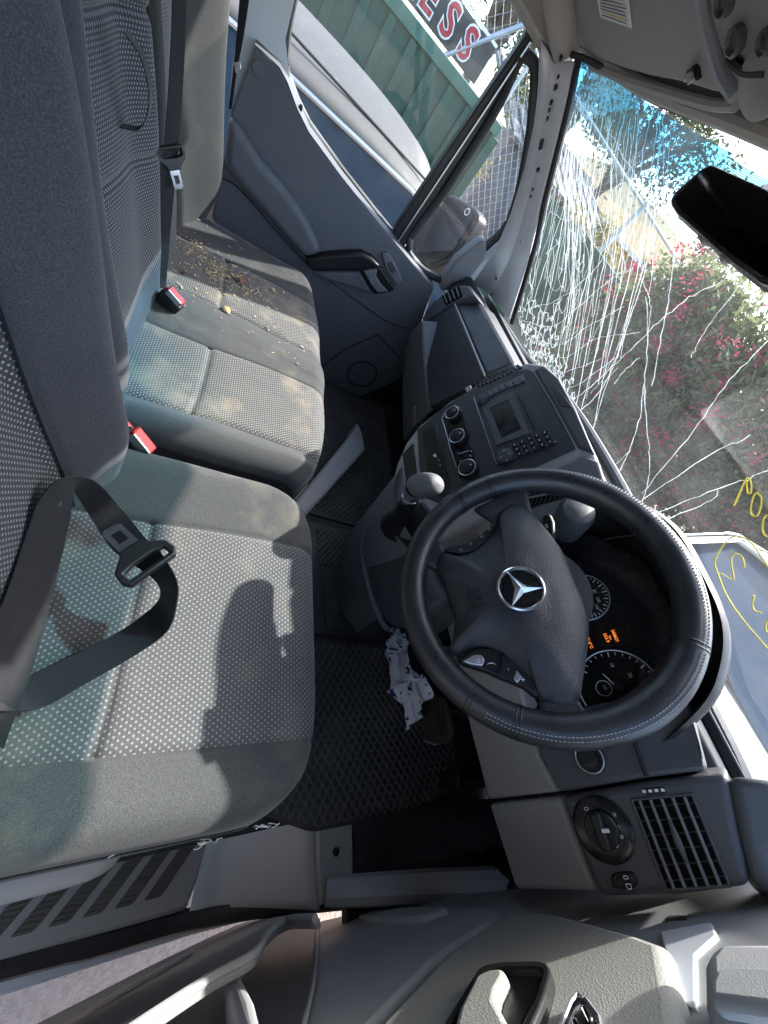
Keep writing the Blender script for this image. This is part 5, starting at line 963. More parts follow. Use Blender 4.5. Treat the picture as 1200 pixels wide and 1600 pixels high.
# ================================================================== floor mats, pedals, rag, litter
def clip_line(p, d, poly):
    """clip an infinite 2D line to a convex polygon -> (t0, t1)"""
    t0, t1 = -9., 9.; n = len(poly); area = sum(poly[i][0]*poly[(i+1) % n][1]-poly[(i+1) % n][0]*poly[i][1] for i in range(n))
    sg = 1 if area > 0 else -1
    for i in range(n):
        a, b = poly[i], poly[(i+1) % n]; nx, ny = -(b[1]-a[1])*sg, (b[0]-a[0])*sg
        den = nx*d[0]+ny*d[1]; num = nx*(a[0]-p[0])+ny*(a[1]-p[1])
        if abs(den) < 1e-9:
            if num > 0: return None
            continue
        t = num/den
        if den > 0: t0 = max(t0, t)
        else: t1 = min(t1, t)
    return (t0, t1) if t1-t0 > .006 else None
def rubber_mat(name, label, poly, sx, sy, z=.006, inset=.012, ridge=None):
    m_ = thing(name, label, 'floor mat', (*poly[0][:2], 0), 'rubber floor mats')
    slab('mat_sheet', [V((q[0], q[1], z)) for q in poly], z-.001, 'mat', m_, bevel=.002, r=.02)
    P2 = [(q[0], q[1]) for q in (ridge or poly)]; cx = sum(q[0] for q in P2)/len(P2); cy = sum(q[1] for q in P2)/len(P2)
    P2 = [(cx+(q[0]-cx)*(1-inset*4), cy+(q[1]-cy)*(1-inset*4)) for q in P2]
    L_ = math.hypot(sx, sy); gap = sx*sy/L_; vs, fs = [], []
    for s in (1, -1):
        d = (sx/L_, s*sy/L_); nn = (-d[1], d[0])
        for i in range(-60, 61):
            p = (cx+nn[0]*gap*i, cy+nn[1]*gap*i); c = clip_line(p, d, P2)
            if c:
                a = V((p[0]+d[0]*c[0], p[1]+d[1]*c[0], z)); b = V((p[0]+d[0]*c[1], p[1]+d[1]*c[1], z)); o = V((nn[0], nn[1], 0))
                k = len(vs); w_ = .0028; h_ = V((0, 0, .0042+.0004*(s > 0)))
                vs += [a-o*w_, a+o*w_, b+o*w_, b-o*w_, a-o*w_*.35+h_, a+o*w_*.35+h_, b+o*w_*.35+h_, b-o*w_*.35+h_]
                fs += [[k+4, k+5, k+6, k+7], [k, k+3, k+7, k+4], [k+1, k+5, k+6, k+2], [k, k+4, k+5, k+1], [k+3, k+2, k+6, k+7]]
    mesh('diamond_ridges', vs, fs, 'ridge', m_, kind='stuff', angle=20)
rubber_mat('floor_mat', 'black diamond-ridged rubber mat in the driver footwell', [(.318, .36), (.318, .74), (.50, .93), (.66, .93), (.715, .79), (.705, .47), (.66, .36)], .030, .021)
rubber_mat('floor_mat', 'black rubber mat on the centre floor beneath the gear console', [(-.045, .40), (-.055, .70), (.10, .74), (.300, .70), (.302, .40)], .022, .018, ridge=[(-.03, .50), (-.04, .66), (.10, .70), (.10, .50)])
rubber_mat('floor_mat', 'dark patterned rubber mat in the passenger footwell beyond the rail', [(-.80, .38), (-.80, .90), (-.20, .86), (-.075, .70), (-.08, .38)], .021, .021)
slab('mat_ramp', [(.12, .52, .012), (.11, .60, .012), (.25, .66, .014), (.285, .60, .012), (.285, .52, .012)], .004, 'mat', bpy.data.objects['floor_mat.001'], bevel=.002)
pe = thing('brake_pedal', 'worn brake pedal with dimpled brown rubber pad beside the rag', 'pedal', (0.53,0.8,0.079))
pq = [(0.476,0.78,0.049),(0.468,0.78,0.093),(0.487,0.78,0.142),(0.56,0.78,0.147),(0.582,0.78,0.133),(0.587,0.78,0.102),(0.575,0.78,0.042),(0.53,0.78,0.037)]
slab('pedal_pad', pq, .018, plastic('pedal_rubber', (.045, .034, .026), .6, 400, .5, .4, dustcol=(.2, .14, .09)), pe, bevel=.006, seg=3)
pa, pb_, pc, pd_ = [V(q) for q in [(0.476,0.778,0.067),(0.495,0.778,0.137),(0.573,0.778,0.127),(0.567,0.778,0.052)]]
for i in range(5):
    for j in range(9):
        p = pa.lerp(pb_, (i+.5)/5).lerp(pd_.lerp(pc, (i+.5)/5), (j+.5)/9); lathe('pad_dimple', p, (0, -1, 0), [(.0035, -.001), (.003, .0015), (.0015, .002)], 'rubber', pe, seg=6)
tube('pad_edge', [V(q) for q in [(0.572,0.776,0.047),(0.583,0.776,0.079),(0.584,0.776,0.093)]], .0025, 'silver', pe, seg=6)
tube('pedal_arm', [(0.511,0.8,0.104), (.60, .90, .38), (.60, .98, .5)], .012, 'black', pe)
ac = thing('accelerator_pedal', 'small ribbed black accelerator pedal near the outer footwell', 'pedal', (0.666,0.86,-0.031))
aq = [(0.646,0.84,-0.067),(0.641,0.84,-0.044),(0.651,0.84,0.081),(0.682,0.84,0.071),(0.683,0.84,-0.045),(0.673,0.84,-0.069)]
slab('pedal_pad', aq, .015, 'rubber', ac, bevel=.005, seg=3)
a0, a1, a2, a3 = [V(q) for q in [(0.645,0.838,-0.043),(0.678,0.838,-0.052),(0.679,0.838,0.069),(0.654,0.838,0.077)]]
for j in range(7): tube('pad_rib', [a0.lerp(a1, (j+.5)/7), a3.lerp(a2, (j+.5)/7)], .002, 'rubber', ac, seg=6)
tube('pedal_arm', [(0.669,0.86,0.03), (.70, .97, .30)], .01, 'black', ac)
# rag
rg = new_mat('rag_cloth'); m_, nt, b = rg; v = coord(nt)
nz_ = noise(nt, v, 26, 3, .6)
pr = nt.nodes.new('ShaderNodeTexVoronoi'); pr.feature = 'DISTANCE_TO_EDGE'; pr.inputs['Scale'].default_value = 38; L(nt, v, pr.inputs['Vector'])
blue = mix(nt, ramp(nt, pr.outputs['Distance'], .12, .17, (1, 1, 1), (0, 0, 0)), (.03, .035, .18), (.82, .81, .84))
sepx = nt.nodes.new('ShaderNodeSeparateXYZ'); L(nt, v, sepx.inputs[0])
L(nt, mix(nt, ramp(nt, nz_, .52, .56), (.82, .81, .85), blue), b.inputs['Base Color']); b.inputs['Roughness'].default_value = .95
rc = [V(q) for q in [(0.284,0.735,0.005),(0.297,0.735,0.082),(0.468,0.735,0.143),(0.534,0.735,0.044)]]
def ragf(u, v):
    p = rc[0].lerp(rc[1], u).lerp(rc[3].lerp(rc[2], u), v)
    n_ = math.sin(9*u+5*v)*.012+math.sin(23*u-7*v+1)*.007+math.sin(15*v+3*u)*.008+math.sin(41*v+13*u)*.003
    e = (.5-abs(v-.5))*2
    p = p+V((.010*math.sin(13*v)+.006*math.sin(31*v+2), -.025*math.sin(math.pi*v)+n_, .012*math.sin(17*v+u*5)+.006*math.sin(37*u)))
    return p
r_ = grid('rag', ragf, 30, 46, rg[0], None, base=(0.284,0.735,0.005)); r_.modifiers.new('t', 'SOLIDIFY').thickness = .002
tag(r_, 'crumpled white and blue rag hanging beside the brake pedal', 'rag')
# litter on the outer bench place
ch = [flat('chip_tan', (.50, .33, .14), .8), flat('chip_pale', (.62, .50, .30), .8), flat('chip_brown', (.20, .09, .05), .8)]
vs, fs = [], []
def flake(vs, fs, x, y, s, up=.002):
    c = bcf(x, y)+V((0, 0, up)); a = random.uniform(0, 6.3); d = V((math.cos(a), math.sin(a), random.uniform(-.25, .25))); e = V((-math.sin(a), math.cos(a), random.uniform(-.25, .25)))
    ln, wd = s*random.uniform(.6, 1.6), s*random.uniform(.15, .5); b0 = len(vs); h = V((0, 0, s*.12))
    q = [c-d*ln, c-e*wd, c+d*ln, c+e*wd]; vs += q+[p+h for p in q]
    fs += [[b0+4, b0+5, b0+6, b0+7]]+[[b0+i, b0+(i+1) % 4, b0+4+(i+1) % 4, b0+4+i] for i in range(4)]
for _ in range(430):
    x, y = random.gauss(-.505, .038), random.gauss(.075, .05)
    if random.random() < .2: x, y = random.uniform(-.70, -.25), random.uniform(-.04, .30)
    flake(vs, fs, x, y, random.uniform(.0016, .0058))
for _ in range(60): flake(vs, fs, random.gauss(-.58, .03), random.gauss(-.01, .02), random.uniform(.002, .005))
wc_, nt, b = new_mat('wood_chip'); oi = nt.nodes.new('ShaderNodeNewGeometry').outputs['Random Per Island']
L(nt, ramp(nt, oi, 0., 1., (.28, .17, .075), (.78, .62, .36)), b.inputs['Base Color']); b.inputs['Roughness'].default_value = .85
mesh('wood_chips', vs, fs, wc_, None, smooth=False)
o = bpy.data.objects['wood_chips']; tag(o, 'scattered tan wood chips and crumbs on the outer bench cushion', 'wood chips', kind='stuff')
LV = ['largest curled brown leaf on the bench cushion litter', 'small brown leaf lying toward the front of the bench', 'small brown leaf close to the bench backrest', 'thin tan wood splinter near the middle bench bolster']
for i, (p, s, m_) in enumerate((((-0.517,0.114,0.345), .017, 2), ((-0.552,0.2,0.345), .009, 1), ((-0.426,-0.011,0.345), .010, 2), ((-0.346,0.089,0.345), .013, 0))):
    c = bcf(p[0], p[1])+V((0, 0, .003)); a = i*1.3; d = V((math.cos(a), math.sin(a), 0)); e = V((-math.sin(a), math.cos(a), 0)); vs = []; fs = []
    for k in range(7):
        t = k/6; wd = s*.55*math.sin(math.pi*min(1, t*.95+.05)); cc = c+d*s*(2*t-1)+V((0, 0, .004*math.sin(math.pi*t)))
        vs += [cc-e*wd+V((0, 0, wd*.5)), cc, cc+e*wd+V((0, 0, wd*.4))]
    for k in range(6):
        for j in range(2): fs.append([k*3+j, (k+1)*3+j, (k+1)*3+j+1, k*3+j+1])
    o = mesh('dry_leaf' if i < 3 else 'wood_splinter', vs, fs, ch[m_], None, base=tuple(c)); o.modifiers.new('t', 'SOLIDIFY').thickness = .0008
    tag(o, LV[i], 'leaf' if i < 3 else 'splinter')
# ================================================================== outside: parked cars
def car(name, label, M_, paint, grp):
    """saloon car; local +Y is its front, origin on the ground at its middle"""
    t = thing(name, label, 'car', M_ @ V((0, 0, 0)), grp)
    def X(p): return M_ @ V(p)
    glassm = MT['carglass']
    Z0 = 0.
    # lower body by stations
    st_ = [(-2.2, .62, .50, .74), (-2.12, .74, .36, .90), (-1.6, .84, .24, .98), (-.9, .87, .20, 1.00), (0, .875, .20, 1.00), (.9, .87, .20, .99), (1.5, .86, .22, .96), (2.0, .83, .26, .86), (2.25, .76, .34, .76), (2.36, .60, .46, .66)]
    vs, fs = [], []; n = 12
    for y_, hw, zb, zt in st_:
        for k in range(n+1):
            u = -1+2*k/n; a = abs(u)
            if a > .66: z_ = zb+(zt-.07-zb)*(1-(a-.66)/.34); x_ = hw*(1-.08*abs((z_-zb)/(zt-zb)-.6)); x_ = math.copysign(x_, u)
            else: x_ = u/.66*(hw*.94); z_ = zt-.05*(a/.66)**4
            vs.append(X((x_, y_, z_)))
        vs.append(X((0, y_, zb)))
    m = n+2
    for i in range(len(st_)-1):
        for k in range(m): fs.append([i*m+k, i*m+(k+1) % m, (i+1)*m+(k+1) % m, (i+1)*m+k])
    fs += [list(range(m)), [(len(st_)-1)*m+k for k in range(m)]]
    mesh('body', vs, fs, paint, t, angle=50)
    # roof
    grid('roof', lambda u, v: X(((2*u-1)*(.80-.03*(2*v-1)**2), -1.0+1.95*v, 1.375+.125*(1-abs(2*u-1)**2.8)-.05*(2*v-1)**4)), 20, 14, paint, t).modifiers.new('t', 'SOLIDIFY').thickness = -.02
    for s in (-1, 1):
        tp = lambda y_: X((s*.797, y_, 1.372)); bt = lambda y_, o=0: X((s*(.862+o), y_, .985))
        def q4(nm, pts, m_, th=.01): return slab(nm, pts, th, m_, t, bevel=.002, nn=(M_.to_3x3() @ V((s, 0, .16))).normalized())
        q4('door_window', [tp(-.12), tp(.80), X((s*.80, .90, 1.345)), bt(1.48), bt(-.12)], glassm)
        q4('door_window', [tp(-.95), tp(-.20), bt(-.20), bt(-1.15)], glassm)
        q4('pillar', [tp(-.20), tp(-.12), bt(-.12), bt(-.20)], 'black', .02)
        q4('front_pillar', [X((s*.78, .90, 1.375)), X((s*.74, .98, 1.375)), X((s*.80, 1.66, .97)), bt(1.50)], paint, .03)
        q4('rear_pillar', [tp(-.95), X((s*.74, -1.02, 1.37)), X((s*.78, -1.75, .96)), bt(-1.15)], paint, .03)
        tube('window_trim', [X((s*.815, -1.18, 1.0)), X((s*.803, -.95, 1.365)), X((s*.806, 0, 1.382)), X((s*.806, .78, 1.377)), X((s*.812, .93, 1.345)), X((s*.873, 1.50, .985))], .011, 'silver', t, seg=6)
        tube('roof_rail', [X((s*.66, -.95, 1.44)), X((s*.655, 0, 1.476)), X((s*.64, .88, 1.43))], .006, 'black', t, seg=6)
        mi = grid('mirror', lambda u, v: X((s*(.98+.08*math.cos(2*math.pi*u)*math.sin(math.pi*v)), 1.28+.05*math.sin(2*math.pi*u)*math.sin(math.pi*v), 1.02+.06*math.cos(math.pi*v))), 14, 8, paint, t)
        for wy_ in (-1.35, 1.42):
            w0 = lathe('tyre', X((s*.80, wy_, .32)), M_.to_3x3() @ V((s, 0, 0)), [(.20, -.10), (.30, -.10), (.32, -.07), (.32, .05), (.30, .075), (.22, .075)], 'rubber', t, seg=28)
            lathe('rim', X((s*.80, wy_, .32)), M_.to_3x3() @ V((s, 0, 0)), [(.215, .0), (.215, .07), (.19, .06), (.06, .07), (.03, .075)], 'silver', w0, seg=20)
    grid('windscreen', lambda u, v: X(((2*u-1)*(.745+.05*v), .93+.72*v-.10*(2*u-1)**2*1, 1.43-.475*v-.04*(2*u-1)**2)), 14, 8, glassm, t)
    grid('rear_window', lambda u, v: X(((2*u-1)*(.74+.03*v), -.98-.74*v+.08*(2*u-1)**2, 1.42-.46*v-.04*(2*u-1)**2)), 14, 8, glassm, t)
    for s in (-1, 1):
        slab('headlamp', [X((s*.50, 2.335, .60)), X((s*.74, 2.22, .64)), X((s*.78, 2.17, .72)), X((s*.5, 2.30, .70))], .03, 'silver', t, bevel=.006, nn=(M_.to_3x3() @ V((s*.3, 1, .3))).normalized())
    for s in (-.25, .2): tube('wiper', [X((s, 1.70, .965)), X((s+.3, 1.62, 1.0)), X((s+.55, 1.60, 1.02))], .008, 'black', t, seg=6)
    return t
_g, _nt, _b = new_mat('car_window'); _b.inputs['Base Color'].default_value = (.035, .06, .09, 1); _b.inputs['Roughness'].default_value = .15; _b.inputs['Specular IOR Level'].default_value = .12
MT['carglass'] = _g
Mg = Matrix.Translation((-2.55, 0, GZ)) @ Matrix.Rotation(rad(0), 4, 'Z')
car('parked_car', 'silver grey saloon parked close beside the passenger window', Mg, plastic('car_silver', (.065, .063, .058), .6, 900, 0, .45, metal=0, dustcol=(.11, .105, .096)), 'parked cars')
Mw = Matrix.Translation((.16, 5.0, GZ-.06)) @ Matrix.Rotation(rad(183), 4, 'Z')
car('parked_car', 'cream white car facing the van, seen past the steering wheel', Mw, plastic('car_cream', (.42, .40, .34), .4, 900, 0, .1), 'parked cars')
# ================================================================== green containers
cgreen = plastic('container_green', (.012, .070, .044), .55, 300, .1, .2, dustcol=(.08, .13, .10)); cgreen2 = plastic('container_rail_green', (.03, .12, .085), .5, 300, .1, .2)
def container(label, a, b, h, depth, step, rail, nend=6):
    a, b = V((*a, 0)), V((*b, 0)); d = (b-a).normalized(); n = V((d.y, -d.x, 0));
    if n.dot(V((1, 0, 0))) < 0: n = -n
    ln = (b-a).length; t = thing('steel_container', label, 'container', (a.x, a.y, GZ), 'green steel containers')
    zt = h
    def pt(s, o, z): return a+d*s+n*o+V((0, 0, z))
    def bx(nm, s0, s1, o0, o1, z0, z1, m_, bv=.006):
        vs = [pt(s, o, z) for s in (s0, s1) for o in (o0, o1) for z in (z0, z1)]
        return mesh(nm, vs, [[0, 1, 3, 2], [4, 6, 7, 5], [0, 4, 5, 1], [2, 3, 7, 6], [0, 2, 6, 4], [1, 5, 7, 3]], m_, t, bevel=bv)
    bx('wall', .02, ln-.02, -depth+.02, -.02, GZ+.12, zt-.03, cgreen)
    bx('top_rail', 0, ln, -.06, .03, zt-.085, zt, rail); bx('bottom_rail', 0, ln, -.06, .03, GZ+.02, GZ+.14, cgreen)
    bx('rear_rail', 0, ln, -depth, -depth+.08, zt-.085, zt-.001, rail); bx('end_rail', ln-.06, ln+.004, -depth+.08, -.06, zt-.085, zt-.002, rail); bx('end_rail', -.004, .06, -depth+.08, -.06, zt-.085, zt-.002, rail)
    for s in (0, ln): bx('corner_post', s-.045, s+.045, -.055, .034, GZ+.14, zt-.087, cgreen)
    s = .16
    while s < ln-.1:
        bx('rib', s, s+step*.34, -.02, .016, GZ+.14, zt-.087, cgreen, .008); s += step
    for i in range(nend): bx('end_rib', ln-.02, ln+.012, -depth+.15+i*(depth-.3)/nend, -depth+.15+(i+.4)*(depth-.3)/nend, GZ+.14, zt-.087, cgreen, .006)
    return t
container('ribbed green steel container behind the silver grey car', (-4.1, -2.6), (-4.02, 1.92), 1.115, 1.0, .21, cgreen2)
container('second green container farther ahead, seen through the cracked glass', (-4.23, 3.62), (-5.35, 7.3), 1.115, .9, .6, cgreen)
# ================================================================== chain-link fence
fw = flat('galvanised', (.42, .44, .46), .45, .6)
fe = thing('chain_link_fence', 'tall chain-link fence on grey steel posts behind the containers', 'fence', (-5.35, 2, GZ))
def fpt(s, z):  # s metres along the fence, from y=-3
    return V((-5.35-.0*s, -3+s, z)) if s < 13 else V((-5.35+(s-13)*.9, 10+(s-13)*.44, z))
vs, fs = [], []; cell = .078; Hf = 2.55; z0 = GZ+.05
for sgn in (1, -1):
    i = -Hf/cell
    while i*cell < 20:
        s0 = i*cell; pts = []
        for (s, z) in (((s0, 0), (s0+Hf, Hf)) if sgn > 0 else ((s0, Hf), (s0+Hf, 0))): pts.append([s, z])
        (sa, za), (sb, zb) = pts; n = 8; seg_ = []
        for k in range(n+1):
            s = sa+(sb-sa)*k/n; z = za+(zb-za)*k/n
            if 0 <= s <= 20: seg_.append(fpt(s, z0+z))
        if len(seg_) > 1: tubegeo(seg_, .0022, 3, vs=vs, fs=fs)
        i += 1.41
mesh('wire_mesh', vs, fs, fw, fe, smooth=False, kind='stuff')
for s in (0, 2.6, 5.15, 7.8, 10.4, 13, 16, 19.5): tube('post', [fpt(s, GZ), fpt(s, GZ+Hf+.1)], .034, fw, fe, seg=10)
tube('post', [fpt(5.33, GZ), fpt(5.33, GZ+Hf)], .022, fw, fe, seg=8)
for z in (GZ+Hf+.05, GZ+.25): tube('rail', [fpt(0, z), fpt(13, z), fpt(20, z)], .02, fw, fe, seg=8)
tube('brace', [(-5.30, 1.50, 1.13), (-5.30, 2.15, 1.90)], .024, fw, fe, seg=8)
# sign with big red letters
sg = thing('fence_sign', 'dark banner with large red white-edged letters on the fence', 'sign', (-5.28, 1.2, 1.2))
slab('board', [(-5.29, -.6, 1.20), (-5.29, 1.93, 1.20), (-5.29, 1.93, 1.50), (-5.29, -.6, 1.50)], .012, flat('sign_dark', (.035, .03, .03), .5), sg, bevel=.003)
slab('board_edge', [(-5.285, -.6, 1.505), (-5.285, 1.93, 1.505), (-5.285, 1.93, 1.53), (-5.285, -.6, 1.53)], .012, 'white', sg, bevel=.002)
sr = flat('sign_red', (.42, .015, .03), .45)
for s, yy in (('S', 1.66), ('S', 1.41), ('E', 1.16), ('R', .91)):
    a = text('letter_outline', s, (-5.284, yy, 1.345), (0, 1, 0), (0, 0, 1), .33, 'white', sg, ext=.001, bold=.055)
    b_ = text('letter', s, (-5.283, yy, 1.345), (0, 1, 0), (0, 0, 1), .315, sr, sg, ext=.004, bold=.022)
# ================================================================== vegetation
def leafmat(name, c0, c1, c2=None, trans=.35):
    m, nt, b = new_mat(name); v = coord(nt)
    oi = nt.nodes.new('ShaderNodeNewGeometry').outputs['Random Per Island']
    c = mix(nt, oi, c0, c1)
    if c2: c = mix(nt, ramp(nt, noise(nt, v, 1.6, 4), .5, .68), c, c2)
    L(nt, c, b.inputs['Base Color']); b.inputs['Roughness'].default_value = .6; b.inputs['Specular IOR Level'].default_value = .3
    tl = nt.nodes.new('ShaderNodeBsdfTranslucent'); L(nt, c, tl.inputs[0]); ms = nt.nodes.new('ShaderNodeMixShader'); ms.inputs[0].default_value = trans
    L(nt, b.outputs[0], ms.inputs[1]); L(nt, tl.outputs[0], ms.inputs[2]); L(nt, ms.outputs[0], nt.nodes['Material Output'].inputs[0])
    return m
def leaf(vs, fs, c, ln, wd, rnd, bias=None):
    d = V((rnd.gauss(0, 1), rnd.gauss(0, 1), rnd.gauss(0, .7)))
    if bias: d += V(bias)
    d.normalize(); s = d.cross(V((rnd.gauss(0, 1), rnd.gauss(0, 1), rnd.gauss(0, 1))))
    if s.length < 1e-4: return
    s.normalize(); k = len(vs); vs += [c-d*ln*.5, c+s*wd*.5, c+d*ln*.5, c-s*wd*.5]; fs.append([k, k+1, k+2, k+3])
def clumps(n, path, half, z0, z1, rnd):
    out = []
    for _ in range(n):
        t = rnd.random()*(len(path)-1); i = int(t); a, b = path[i], path[min(i+1, len(path)-1)]; f = t-i
        x = a[0]+(b[0]-a[0])*f; y = a[1]+(b[1]-a[1])*f; top = z1*(a[2]+(b[2]-a[2])*f)
        z = z0+(top-z0)*rnd.random()**.8; w_ = half*math.sqrt(max(.05, 1-((z-z0)/(top-z0))**4))
        ang = rnd.random()*6.283; r_ = rnd.random()**.4
        out.append(V((x+math.cos(ang)*w_*r_, y+math.sin(ang)*w_*r_, z)))
    return out
rnd = random.Random(11)
hg = thing('flowering_hedge', 'tall tangled hedge covered in red flowers ahead of the van', 'hedge', (-1, 6.3, GZ))
path = [(-4.0, 5.0, .97), (-3.2, 5.3, 1.), (-2.2, 5.7, 1.06), (-1.2, 6.1, .98), (0, 6.5, 1.03), (1.4, 7.1, .95), (3, 7.2, 1.), (5, 7.0, .98)]
cl_ = clumps(2300, path, .62, GZ, 1.75, rnd); vs, fs = [], []
for c in cl_:
    for _ in range(60): leaf(vs, fs, c+V((rnd.gauss(0, .14), rnd.gauss(0, .14), rnd.gauss(0, .13))), rnd.uniform(.06, .15), rnd.uniform(.022, .05), rnd, (0, -.2, .5))
mesh('foliage', vs, fs, leafmat('hedge_leaf', (.09, .12, .05), (.175, .20, .095), (.20, .21, .12), trans=.5), hg, smooth=False, recalc=False, kind='stuff')
vs, fs = [], []
for c in rnd.sample(cl_, 900):
    p = c+V((rnd.gauss(0, .12), -abs(rnd.gauss(.25, .15)), rnd.gauss(.05, .12)))
    for _ in range(rnd.randint(16, 40)): leaf(vs, fs, p+V((rnd.gauss(0, .065), rnd.gauss(0, .05), rnd.gauss(0, .045))), rnd.uniform(.035, .065), rnd.uniform(.012, .028), rnd)
mesh('red_flowers', vs, fs, leafmat('flower_red', (.42, .03, .08), (.58, .07, .15)), hg, smooth=False, recalc=False, kind='stuff')
vs, fs = [], []
for c in rnd.sample(cl_, 150):
    p = c+V((0, -.15, .1))
    for _ in range(14): leaf(vs, fs, p+V((rnd.gauss(0, .05), rnd.gauss(0, .05), rnd.gauss(0, .05))), rnd.uniform(.04, .09), rnd.uniform(.012, .02), rnd)
mesh('young_leaves', vs, fs, leafmat('young_leaf', (.16, .19, .03), (.24, .26, .05)), hg, smooth=False, recalc=False, kind='stuff')
MT['bark'] = plastic('bark', (.11, .085, .06), .9, 40, .8, .2)
for i in range(18):
    x, y, _ = path[rnd.randrange(len(path)-1)]; x += rnd.uniform(0, 1.2); y += rnd.uniform(-.3, .3)
    tube('stem', bez([(x, y, GZ), (x+rnd.gauss(0, .1), y-.1, GZ+.8), (x+rnd.gauss(0, .25), y-.2, GZ+1.7), (x+rnd.gauss(0, .4), y-.3, 1.5)], 4), [.02-.0012*k for k in range(13)], 'bark', hg, seg=6)
def tree(name, label, x, y, h, rx, rz, n, lm, lsz, group='trees beyond the fence', fill=.75, seed=0, zc=None):
    rnd = random.Random(seed); t = thing(name, label, 'tree', (x, y, GZ), group); zc = zc or GZ+h-rz
    tr = bez([(x, y, GZ), (x+rnd.gauss(0, .1), y, GZ+h*.3), (x+rnd.gauss(0, .2), y+rnd.gauss(0, .1), zc)], 5)
    tube('trunk', tr, [.03*h*(1-.06*i) for i in range(len(tr))], 'bark', t, seg=8)
    vs, fs = [], []; bl = []
    for i in range(int(26*fill)):
        a = rnd.random()*6.283; b = math.asin(rnd.uniform(-.7, 1)); r_ = rnd.uniform(.35, 1)
        c = V((x+math.cos(a)*math.cos(b)*rx*r_, y+math.sin(a)*math.cos(b)*rx*r_, zc+math.sin(b)*rz*r_)); bl.append((c, rnd.uniform(.22, .42)*rx))
        if i < 9: tube('limb', bez([tr[-4], tr[-1].lerp(c, .5)+V((0, 0, .1)), c], 4), [.012*h*(1-.1*k) for k in range(9)], 'bark', t, seg=6)
    for _ in range(n):
        c, r_ = rnd.choice(bl); q = V((rnd.gauss(0, 1), rnd.gauss(0, 1), rnd.gauss(0, .8)))
        leaf(vs, fs, c+q*r_*.45, lsz*rnd.uniform(.7, 1.5), lsz*.4*rnd.uniform(.6, 1.3), rnd)
    mesh('crown', vs, fs, lm, t, smooth=False, recalc=False, kind='stuff')
lg = leafmat('tree_leaf', (.06, .09, .03), (.12, .14, .06)); ly = leafmat('tree_leaf_yellow', (.22, .19, .04), (.32, .28, .08)); ld_ = leafmat('tree_leaf_dark', (.035, .055, .025), (.07, .09, .04))
tree('leafy_tree', 'loose grey-green tree above the fence sign', -8.0, 2.6, 4.6, 1.3, 1.3, 5200, lg, .10, seed=1)
tree('leafy_tree', 'tall thin-leaved tree rising beside the quarter window', -9.5, 5.2, 6.0, 1.6, 1.9, 6500, lg, .11, seed=2, fill=.7)
tree('leafy_tree', 'dark round tree beside the far house', -13.0, 15.5, 5.2, 1.9, 1.5, 7000, ld_, .13, seed=3)
tree('leafy_tree', 'broad dark tree behind the cracked corner of the windscreen', -12.0, 8.6, 6.6, 2.2, 2.0, 8000, ld_, .14, seed=4)
tree('leafy_tree', 'yellowing shrub low behind the fence post', -7.2, 2.9, 1.7, .75, .7, 4200, ly, .07, seed=5)
tree('leafy_tree', 'yellow autumn bush beyond the second container', -7.6, 6.2, 2.5, .9, .85, 4200, ly, .08, seed=6)
tree('leafy_tree', 'mid-green bush left of the house wall', -8.2, 7.9, 2.3, .9, .8, 4200, lg, .08, seed=8)
tree('leafy_tree', 'dark tree standing beyond the flowering hedge', 1.0, 16, 4.0, 2.4, 1.4, 6000, ld_, .14, seed=7)
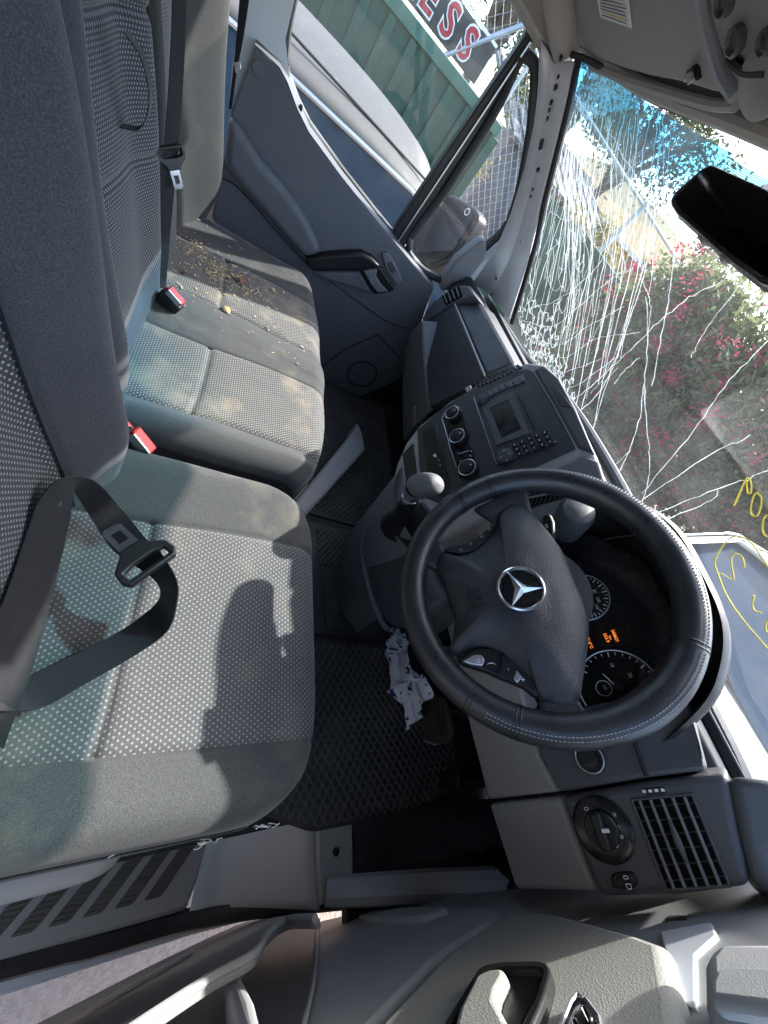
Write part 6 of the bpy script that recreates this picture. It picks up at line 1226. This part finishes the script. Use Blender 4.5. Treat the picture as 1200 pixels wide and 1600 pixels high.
# ================================================================== far buildings
hs = thing('house', 'far tan brick house with a pale yellow tiled roof', 'house', (-13.4, 12.2, GZ))
brick = new_mat('tan_brick'); m_, nt, b = brick; bt = nt.nodes.new('ShaderNodeTexBrick'); bt.inputs['Scale'].default_value = 3.4
bt.inputs['Color1'].default_value = (.40, .22, .12, 1); bt.inputs['Color2'].default_value = (.46, .28, .16, 1); bt.inputs['Mortar'].default_value = (.42, .36, .29, 1); L(nt, coord(nt), bt.inputs['Vector']); L(nt, bt.outputs[0], b.inputs['Base Color']); b.inputs['Roughness'].default_value = .9
Rh = Matrix.Rotation(rad(38), 3, 'Z'); hc = V((-13.4, 12.4, GZ))
def H(x, y, z): return hc+Rh @ V((x, y, z))
def hb(nm, x0, x1, y0, y1, z0, z1, m_, par=hs): return mesh(nm, [H(x, y, z) for x in (x0, x1) for y in (y0, y1) for z in (z0, z1)], [[0, 1, 3, 2], [4, 6, 7, 5], [0, 4, 5, 1], [2, 3, 7, 6], [0, 2, 6, 4], [1, 5, 7, 3]], m_, par, bevel=.01)
hb('wall', -4, 4, -2.5, 2.5, 0, 2.75, brick[0])
rfm = plastic('roof_tile', (.24, .19, .10), .8, 20, .5, .3)
mesh('roof', [H(-4.4, -3, 2.7), H(4.4, -3, 2.7), H(4.4, 3, 2.7), H(-4.4, 3, 2.7), H(-2.6, 0, 4.1), H(2.6, 0, 4.1)], [[0, 1, 5, 4], [1, 2, 5], [2, 3, 4, 5], [3, 0, 4], [3, 2, 1, 0]], rfm, hs)
hb('gutter', -4.45, 4.45, -3.08, -2.98, 2.66, 2.78, 'white')
for x0 in (-2.9, -.6, 1.8):
    wd = hb('window', x0, x0+1.2, -2.56, -2.48, 1.0, 2.1, 'white'); hb('pane', x0+.07, x0+.57, -2.575, -2.55, 1.07, 2.03, 'carglass', wd); hb('pane', x0+.63, x0+1.13, -2.575, -2.55, 1.07, 2.03, 'carglass', wd)
sh = thing('grey_shed', 'dark grey metal shed roof behind the fence near the windscreen corner', 'shed', (-9.2, 5.4, GZ))
gm = plastic('shed_grey', (.13, .135, .145), .6, 200, .1, .15)
mesh('wall', [(x, y, z) for x in (-10.6, -8.2) for y in (3.9, 7.2) for z in (GZ, 1.35)], [[0, 1, 3, 2], [4, 6, 7, 5], [0, 4, 5, 1], [2, 3, 7, 6], [0, 2, 6, 4], [1, 5, 7, 3]], gm, sh)
mesh('roof', [(-8.05, 3.7, 1.36), (-8.05, 7.4, 1.36), (-10.8, 7.4, 2.1), (-10.8, 3.7, 2.1), (-8.05, 3.7, 1.30), (-8.05, 7.4, 1.30), (-10.8, 7.4, 2.04), (-10.8, 3.7, 2.04)], [[0, 1, 2, 3], [7, 6, 5, 4], [0, 4, 5, 1], [1, 5, 6, 2], [2, 6, 7, 3], [3, 7, 4, 0]], gm, sh)
y = 3.8
while y < 7.3: tube('roof_seam', [(-8.05, y, 1.372), (-10.8, y, 2.112)], .02, gm, sh, seg=6); y += .35
